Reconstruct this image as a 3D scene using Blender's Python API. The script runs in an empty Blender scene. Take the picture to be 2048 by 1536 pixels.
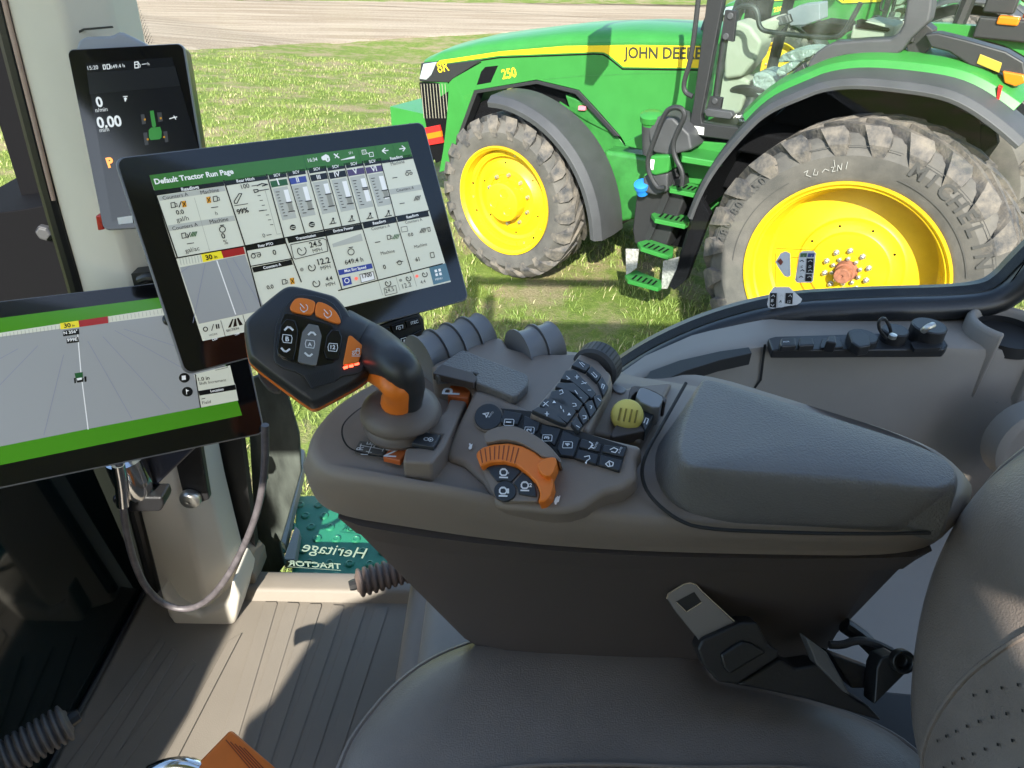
import bpy, bmesh, math, random
from mathutils import Vector as V, Matrix
S = bpy.context.scene
C = S.collection
R = math.radians
rnd = random.Random(7)
# ---------------------------------------------------------------- camera
CAM = V((0, 0, 3.11)); PITCH = R(34.9); ROLL = R(1.1); F = 1400.0
FW = V((0, math.cos(PITCH), -math.sin(PITCH)))
_u = V((0, math.sin(PITCH), math.cos(PITCH))); _r = V((1, 0, 0))
RT = _r*math.cos(ROLL)+_u*math.sin(ROLL); UP = -_r*math.sin(ROLL)+_u*math.cos(ROLL)
cd = bpy.data.cameras.new('camera'); cam = bpy.data.objects.new('camera', cd); C.objects.link(cam)
cam.matrix_world = Matrix(((RT.x, UP.x, -FW.x, CAM.x), (RT.y, UP.y, -FW.y, CAM.y), (RT.z, UP.z, -FW.z, CAM.z), (0, 0, 0, 1)))
cd.sensor_width = 36; cd.lens = 36*F/2048; cd.clip_start = .02; cd.clip_end = 3000
S.camera = cam
# ---------------------------------------------------------------- light
SUN_EL, SUN_AZ = R(34), R(264)
SUN = V((math.cos(SUN_EL)*math.cos(SUN_AZ), math.cos(SUN_EL)*math.sin(SUN_AZ), math.sin(SUN_EL)))
w = bpy.data.worlds.new('World'); S.world = w; w.use_nodes = True
nt = w.node_tree; bg = nt.nodes['Background']
sky = nt.nodes.new('ShaderNodeTexSky'); sky.sky_type = 'NISHITA'; sky.sun_disc = False
sky.sun_elevation = SUN_EL; sky.sun_rotation = math.atan2(SUN.x, SUN.y)
sky.air_density = 1.0; sky.dust_density = 1.0
nt.links.new(sky.outputs[0], bg.inputs[0]); bg.inputs[1].default_value = .15
sl = bpy.data.lights.new('sun', 'SUN'); sl.energy = 4.4; sl.angle = R(.5); sl.color = (1, .95, .86)
so = bpy.data.objects.new('sun', sl); C.objects.link(so); so.rotation_euler = SUN.to_track_quat('Z', 'Y').to_euler()
S.view_settings.view_transform = 'Standard'; S.view_settings.look = 'None'; S.view_settings.gamma = 1
S.view_settings.exposure = 1.55
S.cycles.max_bounces = 8; S.cycles.transparent_max_bounces = 16; S.cycles.caustics_reflective = False; S.cycles.caustics_refractive = False
S.cycles.sample_clamp_indirect = 6

# ---------------------------------------------------------------- materials
MATS = {}
def pm(name, col, rough=.5, metal=0., bump=0., bscale=300., var=0., vscale=8., emit=0., spec=.5, col2=None, coat=0., stretch=None):
    if name in MATS: return MATS[name]
    m = bpy.data.materials.new(name); m.use_nodes = True; MATS[name] = m
    t = m.node_tree; b = t.nodes['Principled BSDF']
    b.inputs['Base Color'].default_value = (*col, 1); b.inputs['Roughness'].default_value = rough
    b.inputs['Metallic'].default_value = metal; b.inputs['Specular IOR Level'].default_value = spec
    b.inputs['Coat Weight'].default_value = coat; b.inputs['Coat Roughness'].default_value = .08
    if emit:
        b.inputs['Emission Color'].default_value = (*col, 1); b.inputs['Emission Strength'].default_value = emit
    tc = t.nodes.new('ShaderNodeTexCoord'); src = tc.outputs['Object']
    if stretch:
        mp = t.nodes.new('ShaderNodeMapping'); mp.inputs['Scale'].default_value = stretch
        t.links.new(src, mp.inputs[0]); src = mp.outputs[0]
    if var:
        n = t.nodes.new('ShaderNodeTexNoise'); n.inputs['Scale'].default_value = vscale; n.inputs['Detail'].default_value = 8; n.inputs['Roughness'].default_value = .65
        t.links.new(src, n.inputs['Vector'])
        rp = t.nodes.new('ShaderNodeValToRGB'); rp.color_ramp.elements[0].position = .36; rp.color_ramp.elements[1].position = .66
        c2 = col2 or tuple(min(1, c*(1+var)) for c in col); c1 = col if col2 else tuple(c*(1-var) for c in col)
        rp.color_ramp.elements[0].color = (*c1, 1); rp.color_ramp.elements[1].color = (*c2, 1)
        t.links.new(n.outputs[0], rp.inputs[0]); t.links.new(rp.outputs[0], b.inputs['Base Color'])
        if not emit:
            mr = t.nodes.new('ShaderNodeMapRange'); mr.inputs[3].default_value = max(.03, rough-.08); mr.inputs[4].default_value = min(1, rough+.1)
            t.links.new(n.outputs[0], mr.inputs[0]); t.links.new(mr.outputs[0], b.inputs['Roughness'])
    if bump:
        n = t.nodes.new('ShaderNodeTexNoise'); n.inputs['Scale'].default_value = bscale; n.inputs['Detail'].default_value = 3
        t.links.new(src, n.inputs['Vector'])
        bp = t.nodes.new('ShaderNodeBump'); bp.inputs['Strength'].default_value = bump; bp.inputs['Distance'].default_value = .6/bscale
        t.links.new(n.outputs[0], bp.inputs['Height']); t.links.new(bp.outputs[0], b.inputs['Normal'])
    return m
def glass(name, tint=(.93, .97, .95), refl=.5, dirt=.0):
    if name in MATS: return MATS[name]
    m = bpy.data.materials.new(name); m.use_nodes = True; MATS[name] = m
    t = m.node_tree; t.nodes.clear()
    out = t.nodes.new('ShaderNodeOutputMaterial'); tr = t.nodes.new('ShaderNodeBsdfTransparent'); tr.inputs[0].default_value = (*tint, 1)
    gl = t.nodes.new('ShaderNodeBsdfGlossy'); gl.inputs['Roughness'].default_value = .01
    lw = t.nodes.new('ShaderNodeLayerWeight'); lw.inputs['Blend'].default_value = .5; pw = t.nodes.new('ShaderNodeMath'); pw.operation = 'POWER'; pw.inputs[1].default_value = 5; t.links.new(lw.outputs['Facing'], pw.inputs[0])
    fr = t.nodes.new('ShaderNodeMath'); fr.operation = 'MULTIPLY_ADD'; fr.inputs[1].default_value = .9; fr.inputs[2].default_value = .045; t.links.new(pw.outputs[0], fr.inputs[0])
    mm = t.nodes.new('ShaderNodeMath'); mm.operation = 'MULTIPLY'; mm.inputs[1].default_value = refl
    mx = t.nodes.new('ShaderNodeMixShader')
    t.links.new(fr.outputs[0], mm.inputs[0]); t.links.new(mm.outputs[0], mx.inputs[0]); t.links.new(tr.outputs[0], mx.inputs[1]); t.links.new(gl.outputs[0], mx.inputs[2])
    last = mx
    if dirt:
        df = t.nodes.new('ShaderNodeBsdfDiffuse'); df.inputs[0].default_value = (.8, .85, .83, 1)
        n = t.nodes.new('ShaderNodeTexNoise'); n.inputs['Scale'].default_value = 5; n.inputs['Detail'].default_value = 6
        tc = t.nodes.new('ShaderNodeTexCoord'); t.links.new(tc.outputs['Object'], n.inputs['Vector'])
        mr = t.nodes.new('ShaderNodeMapRange'); mr.inputs[1].default_value = .45; mr.inputs[2].default_value = .85; mr.inputs[4].default_value = dirt
        t.links.new(n.outputs[0], mr.inputs[0])
        m2 = t.nodes.new('ShaderNodeMixShader'); t.links.new(mr.outputs[0], m2.inputs[0]); t.links.new(mx.outputs[0], m2.inputs[1]); t.links.new(df.outputs[0], m2.inputs[2]); last = m2
    t.links.new(last.outputs[0], out.inputs[0])
    return m

# ---------------------------------------------------------------- geometry helpers
def ray(x, y): return FW+RT*((x-1024)/F)-UP*((y-768)/F)
class Fr:
    """A plane frame: ex, ey span the plane, n is its normal."""
    def __init__(s, o, ex, ey, n=None):
        s.o = V(o); s.ex = V(ex).normalized(); s.ey = V(ey); s.ey = (s.ey-s.ex*s.ey.dot(s.ex)).normalized()
        s.n = s.ex.cross(s.ey).normalized()
        if n is not None and s.n.dot(V(n)) < 0: s.n = -s.n
    def p(s, u, v, w=0.): return s.o+s.ex*u+s.ey*v+s.n*w
    def px(s, x, y, w=0.):
        d = ray(x, y); o = s.o+s.n*w; t = (o-CAM).dot(s.n)/d.dot(s.n); q = CAM+d*t-s.o
        return (q.dot(s.ex), q.dot(s.ey))
    def P(s, x, y, w=0.): return s.p(*s.px(x, y, w), w)
def hz(z, ang=0.): return Fr((0, 0, z), (math.cos(ang), math.sin(ang), 0), (-math.sin(ang), math.cos(ang), 0))
def at(x, y, z): d = ray(x, y); return CAM+d*((z-CAM.z)/d.z)
def aty(x, y, yy): d = ray(x, y); return CAM+d*((yy-CAM.y)/d.y)
def fr3(a, b, c):
    A, B, D = at(*a), at(*b), at(*c); n = (B-A).cross(D-A)
    f = Fr(A, B-A, D-A)
    if f.n.dot(CAM-A) < 0: f.n = -f.n
    return f
def resample(p, n, closed=False):
    p = [V(q) for q in p]
    if closed: p = p+[p[0]]
    d = [0]
    for a, b in zip(p, p[1:]): d.append(d[-1]+(b-a).length)
    out = []; k = n if closed else n-1; j = 0
    for i in range(n):
        t = d[-1]*i/k
        while j < len(p)-2 and d[j+1] < t: j += 1
        s = (t-d[j])/max(1e-9, d[j+1]-d[j]); out.append(p[j].lerp(p[j+1], min(1, s)))
    return out
def smooth(p, it=2, closed=False):
    p = [V(q) for q in p]
    for _ in range(it):
        q = []
        m = len(p) if closed else len(p)-1
        if not closed: q.append(p[0])
        for i in range(m):
            a, b = p[i], p[(i+1) % len(p)]
            q += [a.lerp(b, .25), a.lerp(b, .75)]
        if not closed: q.append(p[-1])
        p = q
    return p
def sm2(p, it=2, closed=True): return [(q.x, q.y) for q in smooth([V((*a, 0)) for a in p], it, closed)]
class MB:
    def __init__(s): s.v = []; s.f = []; s.m = []; s.mats = []
    def mi(s, mat):
        if mat not in s.mats: s.mats.append(mat)
        return s.mats.index(mat)
    def add(s, vs, fs, mat):
        o = len(s.v); s.v += [tuple(q) for q in vs]; i = s.mi(mat)
        for f in fs: s.f.append([o+k for k in f]); s.m.append(i)
        return s
    def prism(s, fr, pts, w0, w1, mat):
        n = len(pts)
        a = sum(pts[i][0]*pts[(i+1) % n][1]-pts[(i+1) % n][0]*pts[i][1] for i in range(n))
        flip = fr.ex.cross(fr.ey).dot(fr.n) < 0
        if (a < 0) != flip: pts = pts[::-1]
        vs = [fr.p(*q, w0) for q in pts]+[fr.p(*q, w1) for q in pts]
        top = list(range(n, 2*n)); bot = list(range(n))[::-1]
        fs = [top, bot]+[[i, (i+1) % n, n+(i+1) % n, n+i] for i in range(n)]
        if w1 < w0: fs = [f[::-1] for f in fs]
        return s.add(vs, fs, mat)
    def pp(s, fr, px, w0, w1, mat, sm=0):
        pts = [fr.px(x, y, w1) for x, y in px]
        if sm: pts = sm2(pts, sm)
        return s.prism(fr, pts, w0, w1, mat)
    def flat(s, fr, px, w, mat):
        pts = [fr.p(*fr.px(x, y, w), w) for x, y in px]
        return s.add(pts, [list(range(len(pts)))], mat)
    def box(s, fr, u0, u1, v0, v1, w0, w1, mat): return s.prism(fr, [(u0, v0), (u1, v0), (u1, v1), (u0, v1)], w0, w1, mat)
    def loft(s, loops, mat, caps=True, closed=True):
        n = len(loops[0]); vs = [q for L in loops for q in L]; fs = []
        for k in range(len(loops)-1):
            for i in range(n if closed else n-1):
                j = (i+1) % n; fs.append([k*n+i, k*n+j, (k+1)*n+j, (k+1)*n+i])
        if caps and closed: fs += [list(range(n))[::-1], [(len(loops)-1)*n+i for i in range(n)]]
        return s.add(vs, fs, mat)
    def tube(s, path, r, mat, n=10, it=2, flat=None):
        p = smooth(path, it) if it else [V(q) for q in path]
        loops = []; prev = None
        for i, q in enumerate(p):
            t = (p[min(i+1, len(p)-1)]-p[max(i-1, 0)]).normalized()
            if prev is None: a = t.orthogonal().normalized()
            else: a = (prev-t*prev.dot(t)).normalized()
            prev = a; b = t.cross(a)
            rr = r(i/(len(p)-1)) if callable(r) else r
            loops.append([q+a*rr*math.cos(6.28318*k/n)+b*rr*math.sin(6.28318*k/n) for k in range(n)])
        return s.loft(loops, mat)
    def lathe(s, c, ax, prof, mat, n=32, ref=None, caps=True):
        ax = V(ax).normalized(); a = (V(ref) if ref else ax.orthogonal()); a = (a-ax*a.dot(ax)).normalized(); b = ax.cross(a); c = V(c)
        loops = [[c+ax*h+(a*math.cos(6.2831853*k/n)+b*math.sin(6.2831853*k/n))*max(r, 1e-4) for k in range(n)] for r, h in prof]
        return s.loft(loops, mat, caps)
    def stroke(s, fr, pts, wd, w, mat, closed=False):
        """a flat line of width wd along pts (u,v)"""
        if closed: pts = list(pts)+[pts[0]]
        for (x0, y0), (x1, y1) in zip(pts, pts[1:]):
            dx, dy = x1-x0, y1-y0; l = math.hypot(dx, dy) or 1e-9; nx, ny = -dy/l*wd/2, dx/l*wd/2; ex, ey = dx/l*wd*.3, dy/l*wd*.3
            s.add([fr.p(x0-ex+nx, y0-ey+ny, w), fr.p(x0-ex-nx, y0-ey-ny, w), fr.p(x1+ex-nx, y1+ey-ny, w), fr.p(x1+ex+nx, y1+ey+ny, w)], [[0, 1, 2, 3]], mat)
        return s
    def spx(s, fr, px, wd, w, mat, closed=False): return s.stroke(fr, [fr.px(x, y, w) for x, y in px], wd, w, mat, closed)
    def text(s, fr, body, a, b, mat, w=.0006, bold=0., mirror=False, squash=None):
        """body along the baseline a->b given in pixels of the plane's view, fitted to that length"""
        (u0, v0), (u1, v1) = fr.px(*a, w), fr.px(*b, w)
        return s.text2(fr, body, (u0, v0), (u1, v1), mat, w, bold, mirror, squash)
    def text2(s, fr, body, p0, p1, mat, w=.0006, bold=0., mirror=False, squash=None, shear=0.):
        vs, fs, wd = glyphs(body, bold); L = math.hypot(p1[0]-p0[0], p1[1]-p0[1]); we = max(wd, .5*len(body)) if len(body) < 4 else wd; k = L/we; x00 = (we-wd)/2; vs = [(x+x00, y) for x, y in vs]
        ux, uy = (p1[0]-p0[0])/L, (p1[1]-p0[1])/L
        flip = fr.ex.cross(fr.ey).dot(fr.n) < 0
        vx, vy = -uy, ux
        if flip: vx, vy = uy, -ux
        if mirror: vx, vy = -vx, -vy
        q = squash or 1.
        return s.add([fr.p(p0[0]+ux*x*k+vx*y*k*q+ux*y*k*shear, p0[1]+uy*x*k+vy*y*k*q+uy*y*k*shear, w) for x, y in vs], fs, mat)
    def build(s, name, parent=None, bevel=0., sub=0, angle=35, smoothf=True, seg=2, label=None):
        me = bpy.data.meshes.new(name); me.from_pydata(s.v, [], s.f); me.validate()
        for m in s.mats: me.materials.append(m)
        if len(me.polygons) == len(s.m): me.polygons.foreach_set('material_index', s.m)
        bm = bmesh.new(); bm.from_mesh(me)
        if sub or bevel: bmesh.ops.remove_doubles(bm, verts=bm.verts, dist=1e-6)
        bmesh.ops.recalc_face_normals(bm, faces=bm.faces) if bevel else None
        bm.to_mesh(me); bm.free()
        if smoothf:
            me.shade_smooth(); me.set_sharp_from_angle(angle=R(angle))
        o = bpy.data.objects.new(name, me); C.objects.link(o)
        if bevel:
            md = o.modifiers.new('bevel', 'BEVEL'); md.width = bevel; md.segments = seg; md.limit_method = 'ANGLE'; md.angle_limit = R(30); md.harden_normals = True
        if sub:
            md = o.modifiers.new('subdivision', 'SUBSURF'); md.levels = sub; md.render_levels = sub
        if parent is not None: par(o, parent)
        if label: o['label'] = label
        return o
def par(o, p):
    o.parent = p
    if p.parent is None: o.matrix_parent_inverse = Matrix.Translation(-V(p.location))
_G = {}
def glyphs(body, bold):
    k = (body, bold)
    if k not in _G:
        cu = bpy.data.curves.new('lettering', 'FONT'); cu.body = body; cu.size = 1; cu.offset = bold; cu.resolution_u = 3
        ob = bpy.data.objects.new('lettering', cu)
        me = bpy.data.meshes.new_from_object(ob)
        vs = [(v.co.x, v.co.y) for v in me.vertices]; fs = [list(p.vertices) for p in me.polygons]
        x0 = min([x for x, y in vs] or [0]); x1 = max([x for x, y in vs] or [1])
        _G[k] = ([(x-x0, y) for x, y in vs], fs, x1-x0)
        bpy.data.objects.remove(ob); bpy.data.curves.remove(cu); bpy.data.meshes.remove(me)
    return _G[k]
def tag(o, label, cat, group=None, kind=None):
    o['label'] = label; o['category'] = cat
    if group: o['group'] = group
    if kind: o['kind'] = kind
    return o
def structure(o, kind='structure'): o['kind'] = kind; return o
def thing(name, label, cat, loc=(0, 0, 0), group=None):
    o = bpy.data.objects.new(name, None); C.objects.link(o); o.location = loc; o.empty_display_size = .1
    return tag(o, label, cat, group)
def copy_tree(o, parent=None):
    c = o.copy(); C.objects.link(c)
    if parent is not None: c.parent = parent
    for ch in list(o.children): copy_tree(ch, c)
    return c
# ================================================================ GROUND
def ground_mat(name, kind):
    m = bpy.data.materials.new(name); m.use_nodes = True; t = m.node_tree; b = t.nodes['Principled BSDF']; b.inputs['Roughness'].default_value = .95; b.inputs['Specular IOR Level'].default_value = .1
    tc = t.nodes.new('ShaderNodeTexCoord')
    def noise(sc, det=6, ro=.6):
        n = t.nodes.new('ShaderNodeTexNoise'); n.inputs['Scale'].default_value = sc; n.inputs['Detail'].default_value = det; n.inputs['Roughness'].default_value = ro
        t.links.new(tc.outputs['Object'], n.inputs['Vector']); return n.outputs[0]
    def ramp(src, *st):
        r = t.nodes.new('ShaderNodeValToRGB'); e = r.color_ramp.elements
        while len(e) < len(st): e.new(.5)
        for i, (p, c) in enumerate(st): e[i].position = p; e[i].color = (*c, 1)
        t.links.new(src, r.inputs[0]); return r.outputs[0]
    def mix(f, a, c):
        x = t.nodes.new('ShaderNodeMixRGB'); t.links.new(f, x.inputs[0])
        t.links.new(a, x.inputs[1]); t.links.new(c, x.inputs[2]); return x.outputs[0]
    if kind == 'grass':
        soil = ramp(noise(40, 8), (.3, (.20, .145, .085)), (.7, (.42, .33, .20)))
        gr = ramp(noise(9, 8, .75), (.3, (.085, .13, .022)), (.55, (.17, .22, .045)), (.75, (.26, .28, .085)))
        f = ramp(noise(1.3, 9, .72), (.46, (0, 0, 0)), (.60, (.9, .9, .9)))
        c = mix(f, gr, soil)
        bs = noise(60, 5)
    elif kind == 'gravel':
        mp = t.nodes.new('ShaderNodeMapping'); mp.inputs['Scale'].default_value = (.12, 1.6, 1); mp.inputs['Rotation'].default_value = (0, 0, .35); t.links.new(tc.outputs['Object'], mp.inputs[0])
        ns = t.nodes.new('ShaderNodeTexNoise'); ns.inputs['Scale'].default_value = 1.6; ns.inputs['Detail'].default_value = 7; t.links.new(mp.outputs[0], ns.inputs['Vector'])
        c = ramp(noise(22, 9, .85), (.34, (.13, .10, .072)), (.5, (.38, .305, .225)), (.64, (.50, .42, .325)))
        c2 = ramp(ns.outputs[0], (.38, (.74, .70, .66)), (.62, (1, 1, 1)))
        x = t.nodes.new('ShaderNodeMixRGB'); x.blend_type = 'MULTIPLY'; x.inputs[0].default_value = 1; t.links.new(c, x.inputs[1]); t.links.new(c2, x.inputs[2]); c = x.outputs[0]
        bs = noise(25, 6, .8)
    else:
        c = ramp(noise(3, 9, .8), (.35, (.06, .10, .018)), (.6, (.14, .19, .04)), (.75, (.22, .22, .08))); bs = noise(12, 6)
    t.links.new(c, b.inputs['Base Color'])
    bp = t.nodes.new('ShaderNodeBump'); bp.inputs['Strength'].default_value = .8; bp.inputs['Distance'].default_value = .03; t.links.new(bs, bp.inputs['Height']); t.links.new(bp.outputs[0], b.inputs['Normal'])
    return m
def sheet(name, pts, z, mat):
    b = MB(); b.add([(x, y, z) for x, y in pts], [list(range(len(pts)))], mat); return structure(b.build(name, smoothf=False))
_PH = R(35.7); _L = (-math.sin(_PH), -math.cos(_PH))
def gz(x, y):
    """the lawn falls away gently behind the nearest tractor"""
    d = -((x-2.22)*_L[0]+(y-4.35)*_L[1])-2.3
    return -.1*min(max(d, 0), 9)*min(1, max(0, d)/2)
def atg(x, y):
    z = 0
    for _ in range(30): p = at(x, y, z); z = .5*z+.5*gz(p.x, p.y)
    return p
gx = [-700, -300, -120]+[-60+1.0*i for i in range(121)]+[120, 300, 700]; gy = [-500, -100, -20]+[-4+1.0*i for i in range(45)]+[60, 120, 400, 900]
b = MB(); b.add([(x, y, gz(x, y)) for y in gy for x in gx], [[j*len(gx)+i, j*len(gx)+i+1, (j+1)*len(gx)+i+1, (j+1)*len(gx)+i] for j in range(len(gy)-1) for i in range(len(gx)-1)], ground_mat('short_grass', 'grass'))
structure(b.build('lawn'))
def strip(name, ea, eb, dz, mat):
    k = 60; L = [[V((a[0], a[1], 0)).lerp(V((c[0], c[1], 0)), i/k) for i in range(k+1)] for a, c in zip(ea, eb)]
    b = MB(); b.loft([[(q.x, q.y, gz(q.x, q.y)+(dz if 0 < j < k else -.03)) for j, q in enumerate(r)] for r in L], mat, closed=False); return structure(b.build(name))
near = [atg(*p) for p in ((240, 110), (370, 103), (600, 90), (830, 77), (960, 70), (1100, 63), (1300, 53), (1500, 44), (1750, 34))]
near = [near[0]+(near[0]-near[1])*k for k in (20, 6)]+near+[near[-1]+(near[-1]-near[-2])*k for k in (2, 12)]
far = [atg(*p) for p in ((200, -1), (290, 0), (700, 3), (1100, 8), (1400, 12), (1750, 17))]
far = [far[0]+(far[0]-far[1])*k for k in (30, 8)]+far+[far[-1]+(far[-1]-far[-2])*k for k in (2, 8)]
near = [(q.x, q.y) for q in near]; far = [(q.x, q.y) for q in far]
ed = [(q.x+rnd.uniform(-.12, .12), q.y+rnd.uniform(-.16, .16)) for q in resample([V((*p, 0)) for p in near], 400)]
fd = [(q.x, q.y+rnd.uniform(-.15, .15)) for q in resample([V((*p, 0)) for p in far], 400)]
strip('gravel_road', ed, fd, .03, ground_mat('gravel', 'gravel'))
def grass_blades():
    import numpy as np
    r = np.random.default_rng(3)
    N = 330000
    # candidates: denser near the camera
    y = 1.6+19.5*r.random(N)**1.5; x = (r.random(N)-.5)*(2.2*y+3.0)-.28*y
    from mathutils import noise as mn
    keep = np.ones(N, bool)
    den = np.array([mn.noise(V((a*.9, b*.9, 0)))+.6*mn.noise(V((a*2.7, b*2.7, 5.))) for a, b in zip(x, y)])
    keep &= (r.random(N) < np.clip(.62-1.15*den, .05, 1))
    rn = np.interp(x, [p[0] for p in near], [p[1] for p in near]); keep &= (y < rn+.05)
    x, y, den = x[keep], y[keep], den[keep]; n = len(x)
    h = (.030+.05*r.random(n)**2)*(1+.25*np.clip(-den, -1, 1)); wd = .0022+.0022*r.random(n)+.00012*y
    a = r.random(n)*6.283; ln = h*(.25+.9*r.random(n)); a2 = r.random(n)*6.283
    dx, dy = np.cos(a)*wd, np.sin(a)*wd; lx, ly = np.cos(a2)*ln, np.sin(a2)*ln
    gzz = np.array([gz(a, b) for a, b in zip(x, y)])
    P = np.zeros((n, 5, 3), np.float32)
    P[:, 0] = np.stack([x-dx, y-dy, x*0], 1); P[:, 1] = np.stack([x+dx, y+dy, x*0], 1)
    P[:, 2] = np.stack([x+dx*.8+lx*.35, y+dy*.8+ly*.35, h*.6], 1); P[:, 3] = np.stack([x-dx*.8+lx*.35, y-dy*.8+ly*.35, h*.6], 1)
    P[:, 4] = np.stack([x+lx, y+ly, h], 1)
    P[:, :, 2] += gzz[:, None]
    me = bpy.data.meshes.new('grass'); me.vertices.add(n*5); me.vertices.foreach_set('co', P.ravel())
    base = (np.arange(n)*5)[:, None]
    lp = np.concatenate([base+np.array([[0, 1, 2, 3]]), base+np.array([[3, 2, 4]])], 1).astype(np.int32).ravel()
    me.loops.add(n*7); me.loops.foreach_set('vertex_index', lp)
    me.polygons.add(n*2); st = np.stack([np.arange(n)*7, np.arange(n)*7+4], 1).ravel().astype(np.int32); me.polygons.foreach_set('loop_start', st)
    cols = []
    for nm, c in (('blade_green', (.17, .215, .045)), ('blade_light', (.225, .285, .07)), ('blade_dry', (.46, .39, .21))):
        m = pm(nm, c, .55, spec=.3); cols.append(m); me.materials.append(m)
    q = r.random(n); mi = np.where(q < .42, 0, np.where(q < .89, 1, 2)).astype(np.int32)
    me.polygons.foreach_set('material_index', np.repeat(mi, 2)); me.update(calc_edges=True); me.validate()
    o = bpy.data.objects.new('grass', me); C.objects.link(o)
    tag(o, 'short green and dry grass blades growing round the parked tractors', 'grass', kind='stuff')
grass_blades()

# ================================================================ GREEN TRACTOR
PHI = R(35.7); TX, TY = 2.22, 4.35
fwd = V((-math.cos(PHI), math.sin(PHI), 0)); lef = V((-math.sin(PHI), -math.cos(PHI), 0)); UZ = V((0, 0, 1))
TF = Fr((TX, TY, 0), fwd, UZ, lef)        # u = forward of the rear axle, v = height, w = outward to our side
CB = -1.25                                # centre line of that tractor
green = pm('green_paint', (.030, .185, .034), .40, var=.06, vscale=5, spec=.35, coat=.08)
dgreen = pm('green_frame_paint', (.030, .17, .034), .42, var=.2, vscale=6)
yell = pm('yellow_decal', (.70, .47, .012), .5, spec=.3)
yrim = pm('yellow_rim_paint', (.62, .40, .008), .36, var=.08, vscale=5, coat=.2)
blk = pm('black_plastic', (.018, .018, .02), .5, bump=.1, bscale=250)
grey_pl = pm('grey_plastic', (.045, .046, .05), .55, bump=.15, bscale=250, var=.15, vscale=4)
deep = pm('deep_black', (.006, .006, .007), .8, spec=.06)
steel = pm('bolt_steel', (.55, .54, .5), .35, metal=.9)
lensm = pm('headlamp_lens', (.5, .55, .6), .08, metal=.35)
amber = pm('amber_lens', (.55, .16, .01), .2)
redl = pm('red_lens', (.45, .02, .02), .2)
whit = pm('white_label', (.75, .75, .72), .5)
yletter = pm('yellow_letter', (.85, .62, .02), .4)
brownl = pm('dark_decal_letter', (.03, .035, .015), .5)
beige = pm('cab_beige_trim', (.36, .345, .28), .6, bump=.15, bscale=200)
rust = pm('rusty_hub', (.24, .09, .05), .8, var=.3, vscale=30)
rubber = pm('tyre_rubber', (.035, .034, .033), .85, bump=.25, bscale=60, var=1, vscale=5, col2=(.17, .145, .12))
lugm = pm('dusty_tread_rubber', (.04, .04, .043), .85, bump=.5, bscale=45, var=1, vscale=9, col2=(.165, .14, .115))
sidew = pm('tyre_sidewall_rubber', (.06, .057, .053), .85, bump=.1, bscale=40, var=1, vscale=3.5, col2=(.115, .105, .094))
letr = pm('raised_tyre_letter', (.055, .0525, .05), .85)
chalk = pm('chalk_mark', (.33, .32, .30), .9)
cabgl = glass('tractor_cab_glass', (.88, .94, .92), .8, dirt=.05)
T = thing('tractor', 'green and yellow farm tractor with its whole left side in view beyond the window', 'tractor', (TX, TY, 0), 'green tractors parked on the grass')
def tprism(name, pts, b0, b1, mat, bevel=.008, sm=0, parent=None):
    m = MB(); m.pp(TF, pts, b0, b1, mat, sm); return m.build(name, parent or T, bevel)
def cyl(c, r, a, b): return TF.p(c[0]+r*math.cos(a), c[1]+r*math.sin(a), b)
def tyre(name, c, Ro, Ri, W, b0, nl, sweep, lugh, parent):
    m = MB(); cw = TF.p(c[0], c[1], b0)
    mid = (Ro+Ri)/2
    prof = [(Ri-.01, -.05), (Ri+.005, -.01), (Ri+.03, .006), (mid, .02), (Ro-.16*Ro/1., .012), (Ro-.085, -.02), (Ro-lugh-.005, -.06), (Ro-lugh, -W*.3), (Ro-lugh+.004, -W/2)]
    prof = prof+[(r, -W-h) for r, h in prof[::-1]]
    m.lathe(cw, lef, prof, sidew, 96, caps=False)
    d = math.radians(360/nl)
    for side in (0, 1):
        for k in range(nl):
            th = (k+.5*side)*d
            path = [(Ro-.175, .012, -.02, .17, .014), (Ro-.10, .008, .02, .24, .032), (Ro-.035, -.010, .08, .30, .045), (Ro-.002, -.045, .16, .27, lugh+.01), (Ro, -W*.25, .55, .18, lugh+.01), (Ro, -W*.52, 1.0, .17, lugh+.01)]
            L = []
            for i, (r, b, s, hw, hh) in enumerate(path):
                a = th-s*sweep; dl = hw*d*(1.0 if i else .85)
                if side: b = -W-b
                if i < 2: i0, i1 = (r-.0, b), (r-.0, b)
                if i < 2:
                    sg = -1 if not side else 1
                    inn = (r, b+sg*.03); o2 = (r, b-sg*hh*.6)
                elif i == 2:
                    sg = -1 if not side else 1
                    inn = (r-.05, b+sg*.03); o2 = (r, b)
                else: inn = (r-hh-.01, b); o2 = (r, b)
                L.append([cyl(c, inn[0], a-dl*1.15, b0+inn[1]), cyl(c, inn[0], a+dl*1.15, b0+inn[1]), cyl(c, o2[0], a+dl, b0+o2[1]), cyl(c, o2[0], a-dl, b0+o2[1])])
            m.loft(L, lugm)
    return m.build(name, parent, angle=28)
def arc_text(m, body, c, r, a0, a1, b, mat, size, bold=.01):
    """letters round a wheel, from angle a0 to a1 (degrees, seen with forward to the left)"""
    for i, ch in enumerate(body):
        if ch == ' ': continue
        a = R(a0+(a1-a0)*(i+.5)/len(body))
        o = TF.p(c[0]+r*math.cos(a), c[1]+r*math.sin(a), b)
        rad = fwd*math.cos(a)+UZ*math.sin(a); tan = -fwd*math.sin(a)+UZ*math.cos(a)
        f = Fr(o, tan, rad, lef); vs, fs, wd = glyphs(ch, bold)
        m.add([f.p((x-wd/2)*size, y*size, 0) for x, y in vs], fs, mat)
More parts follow.
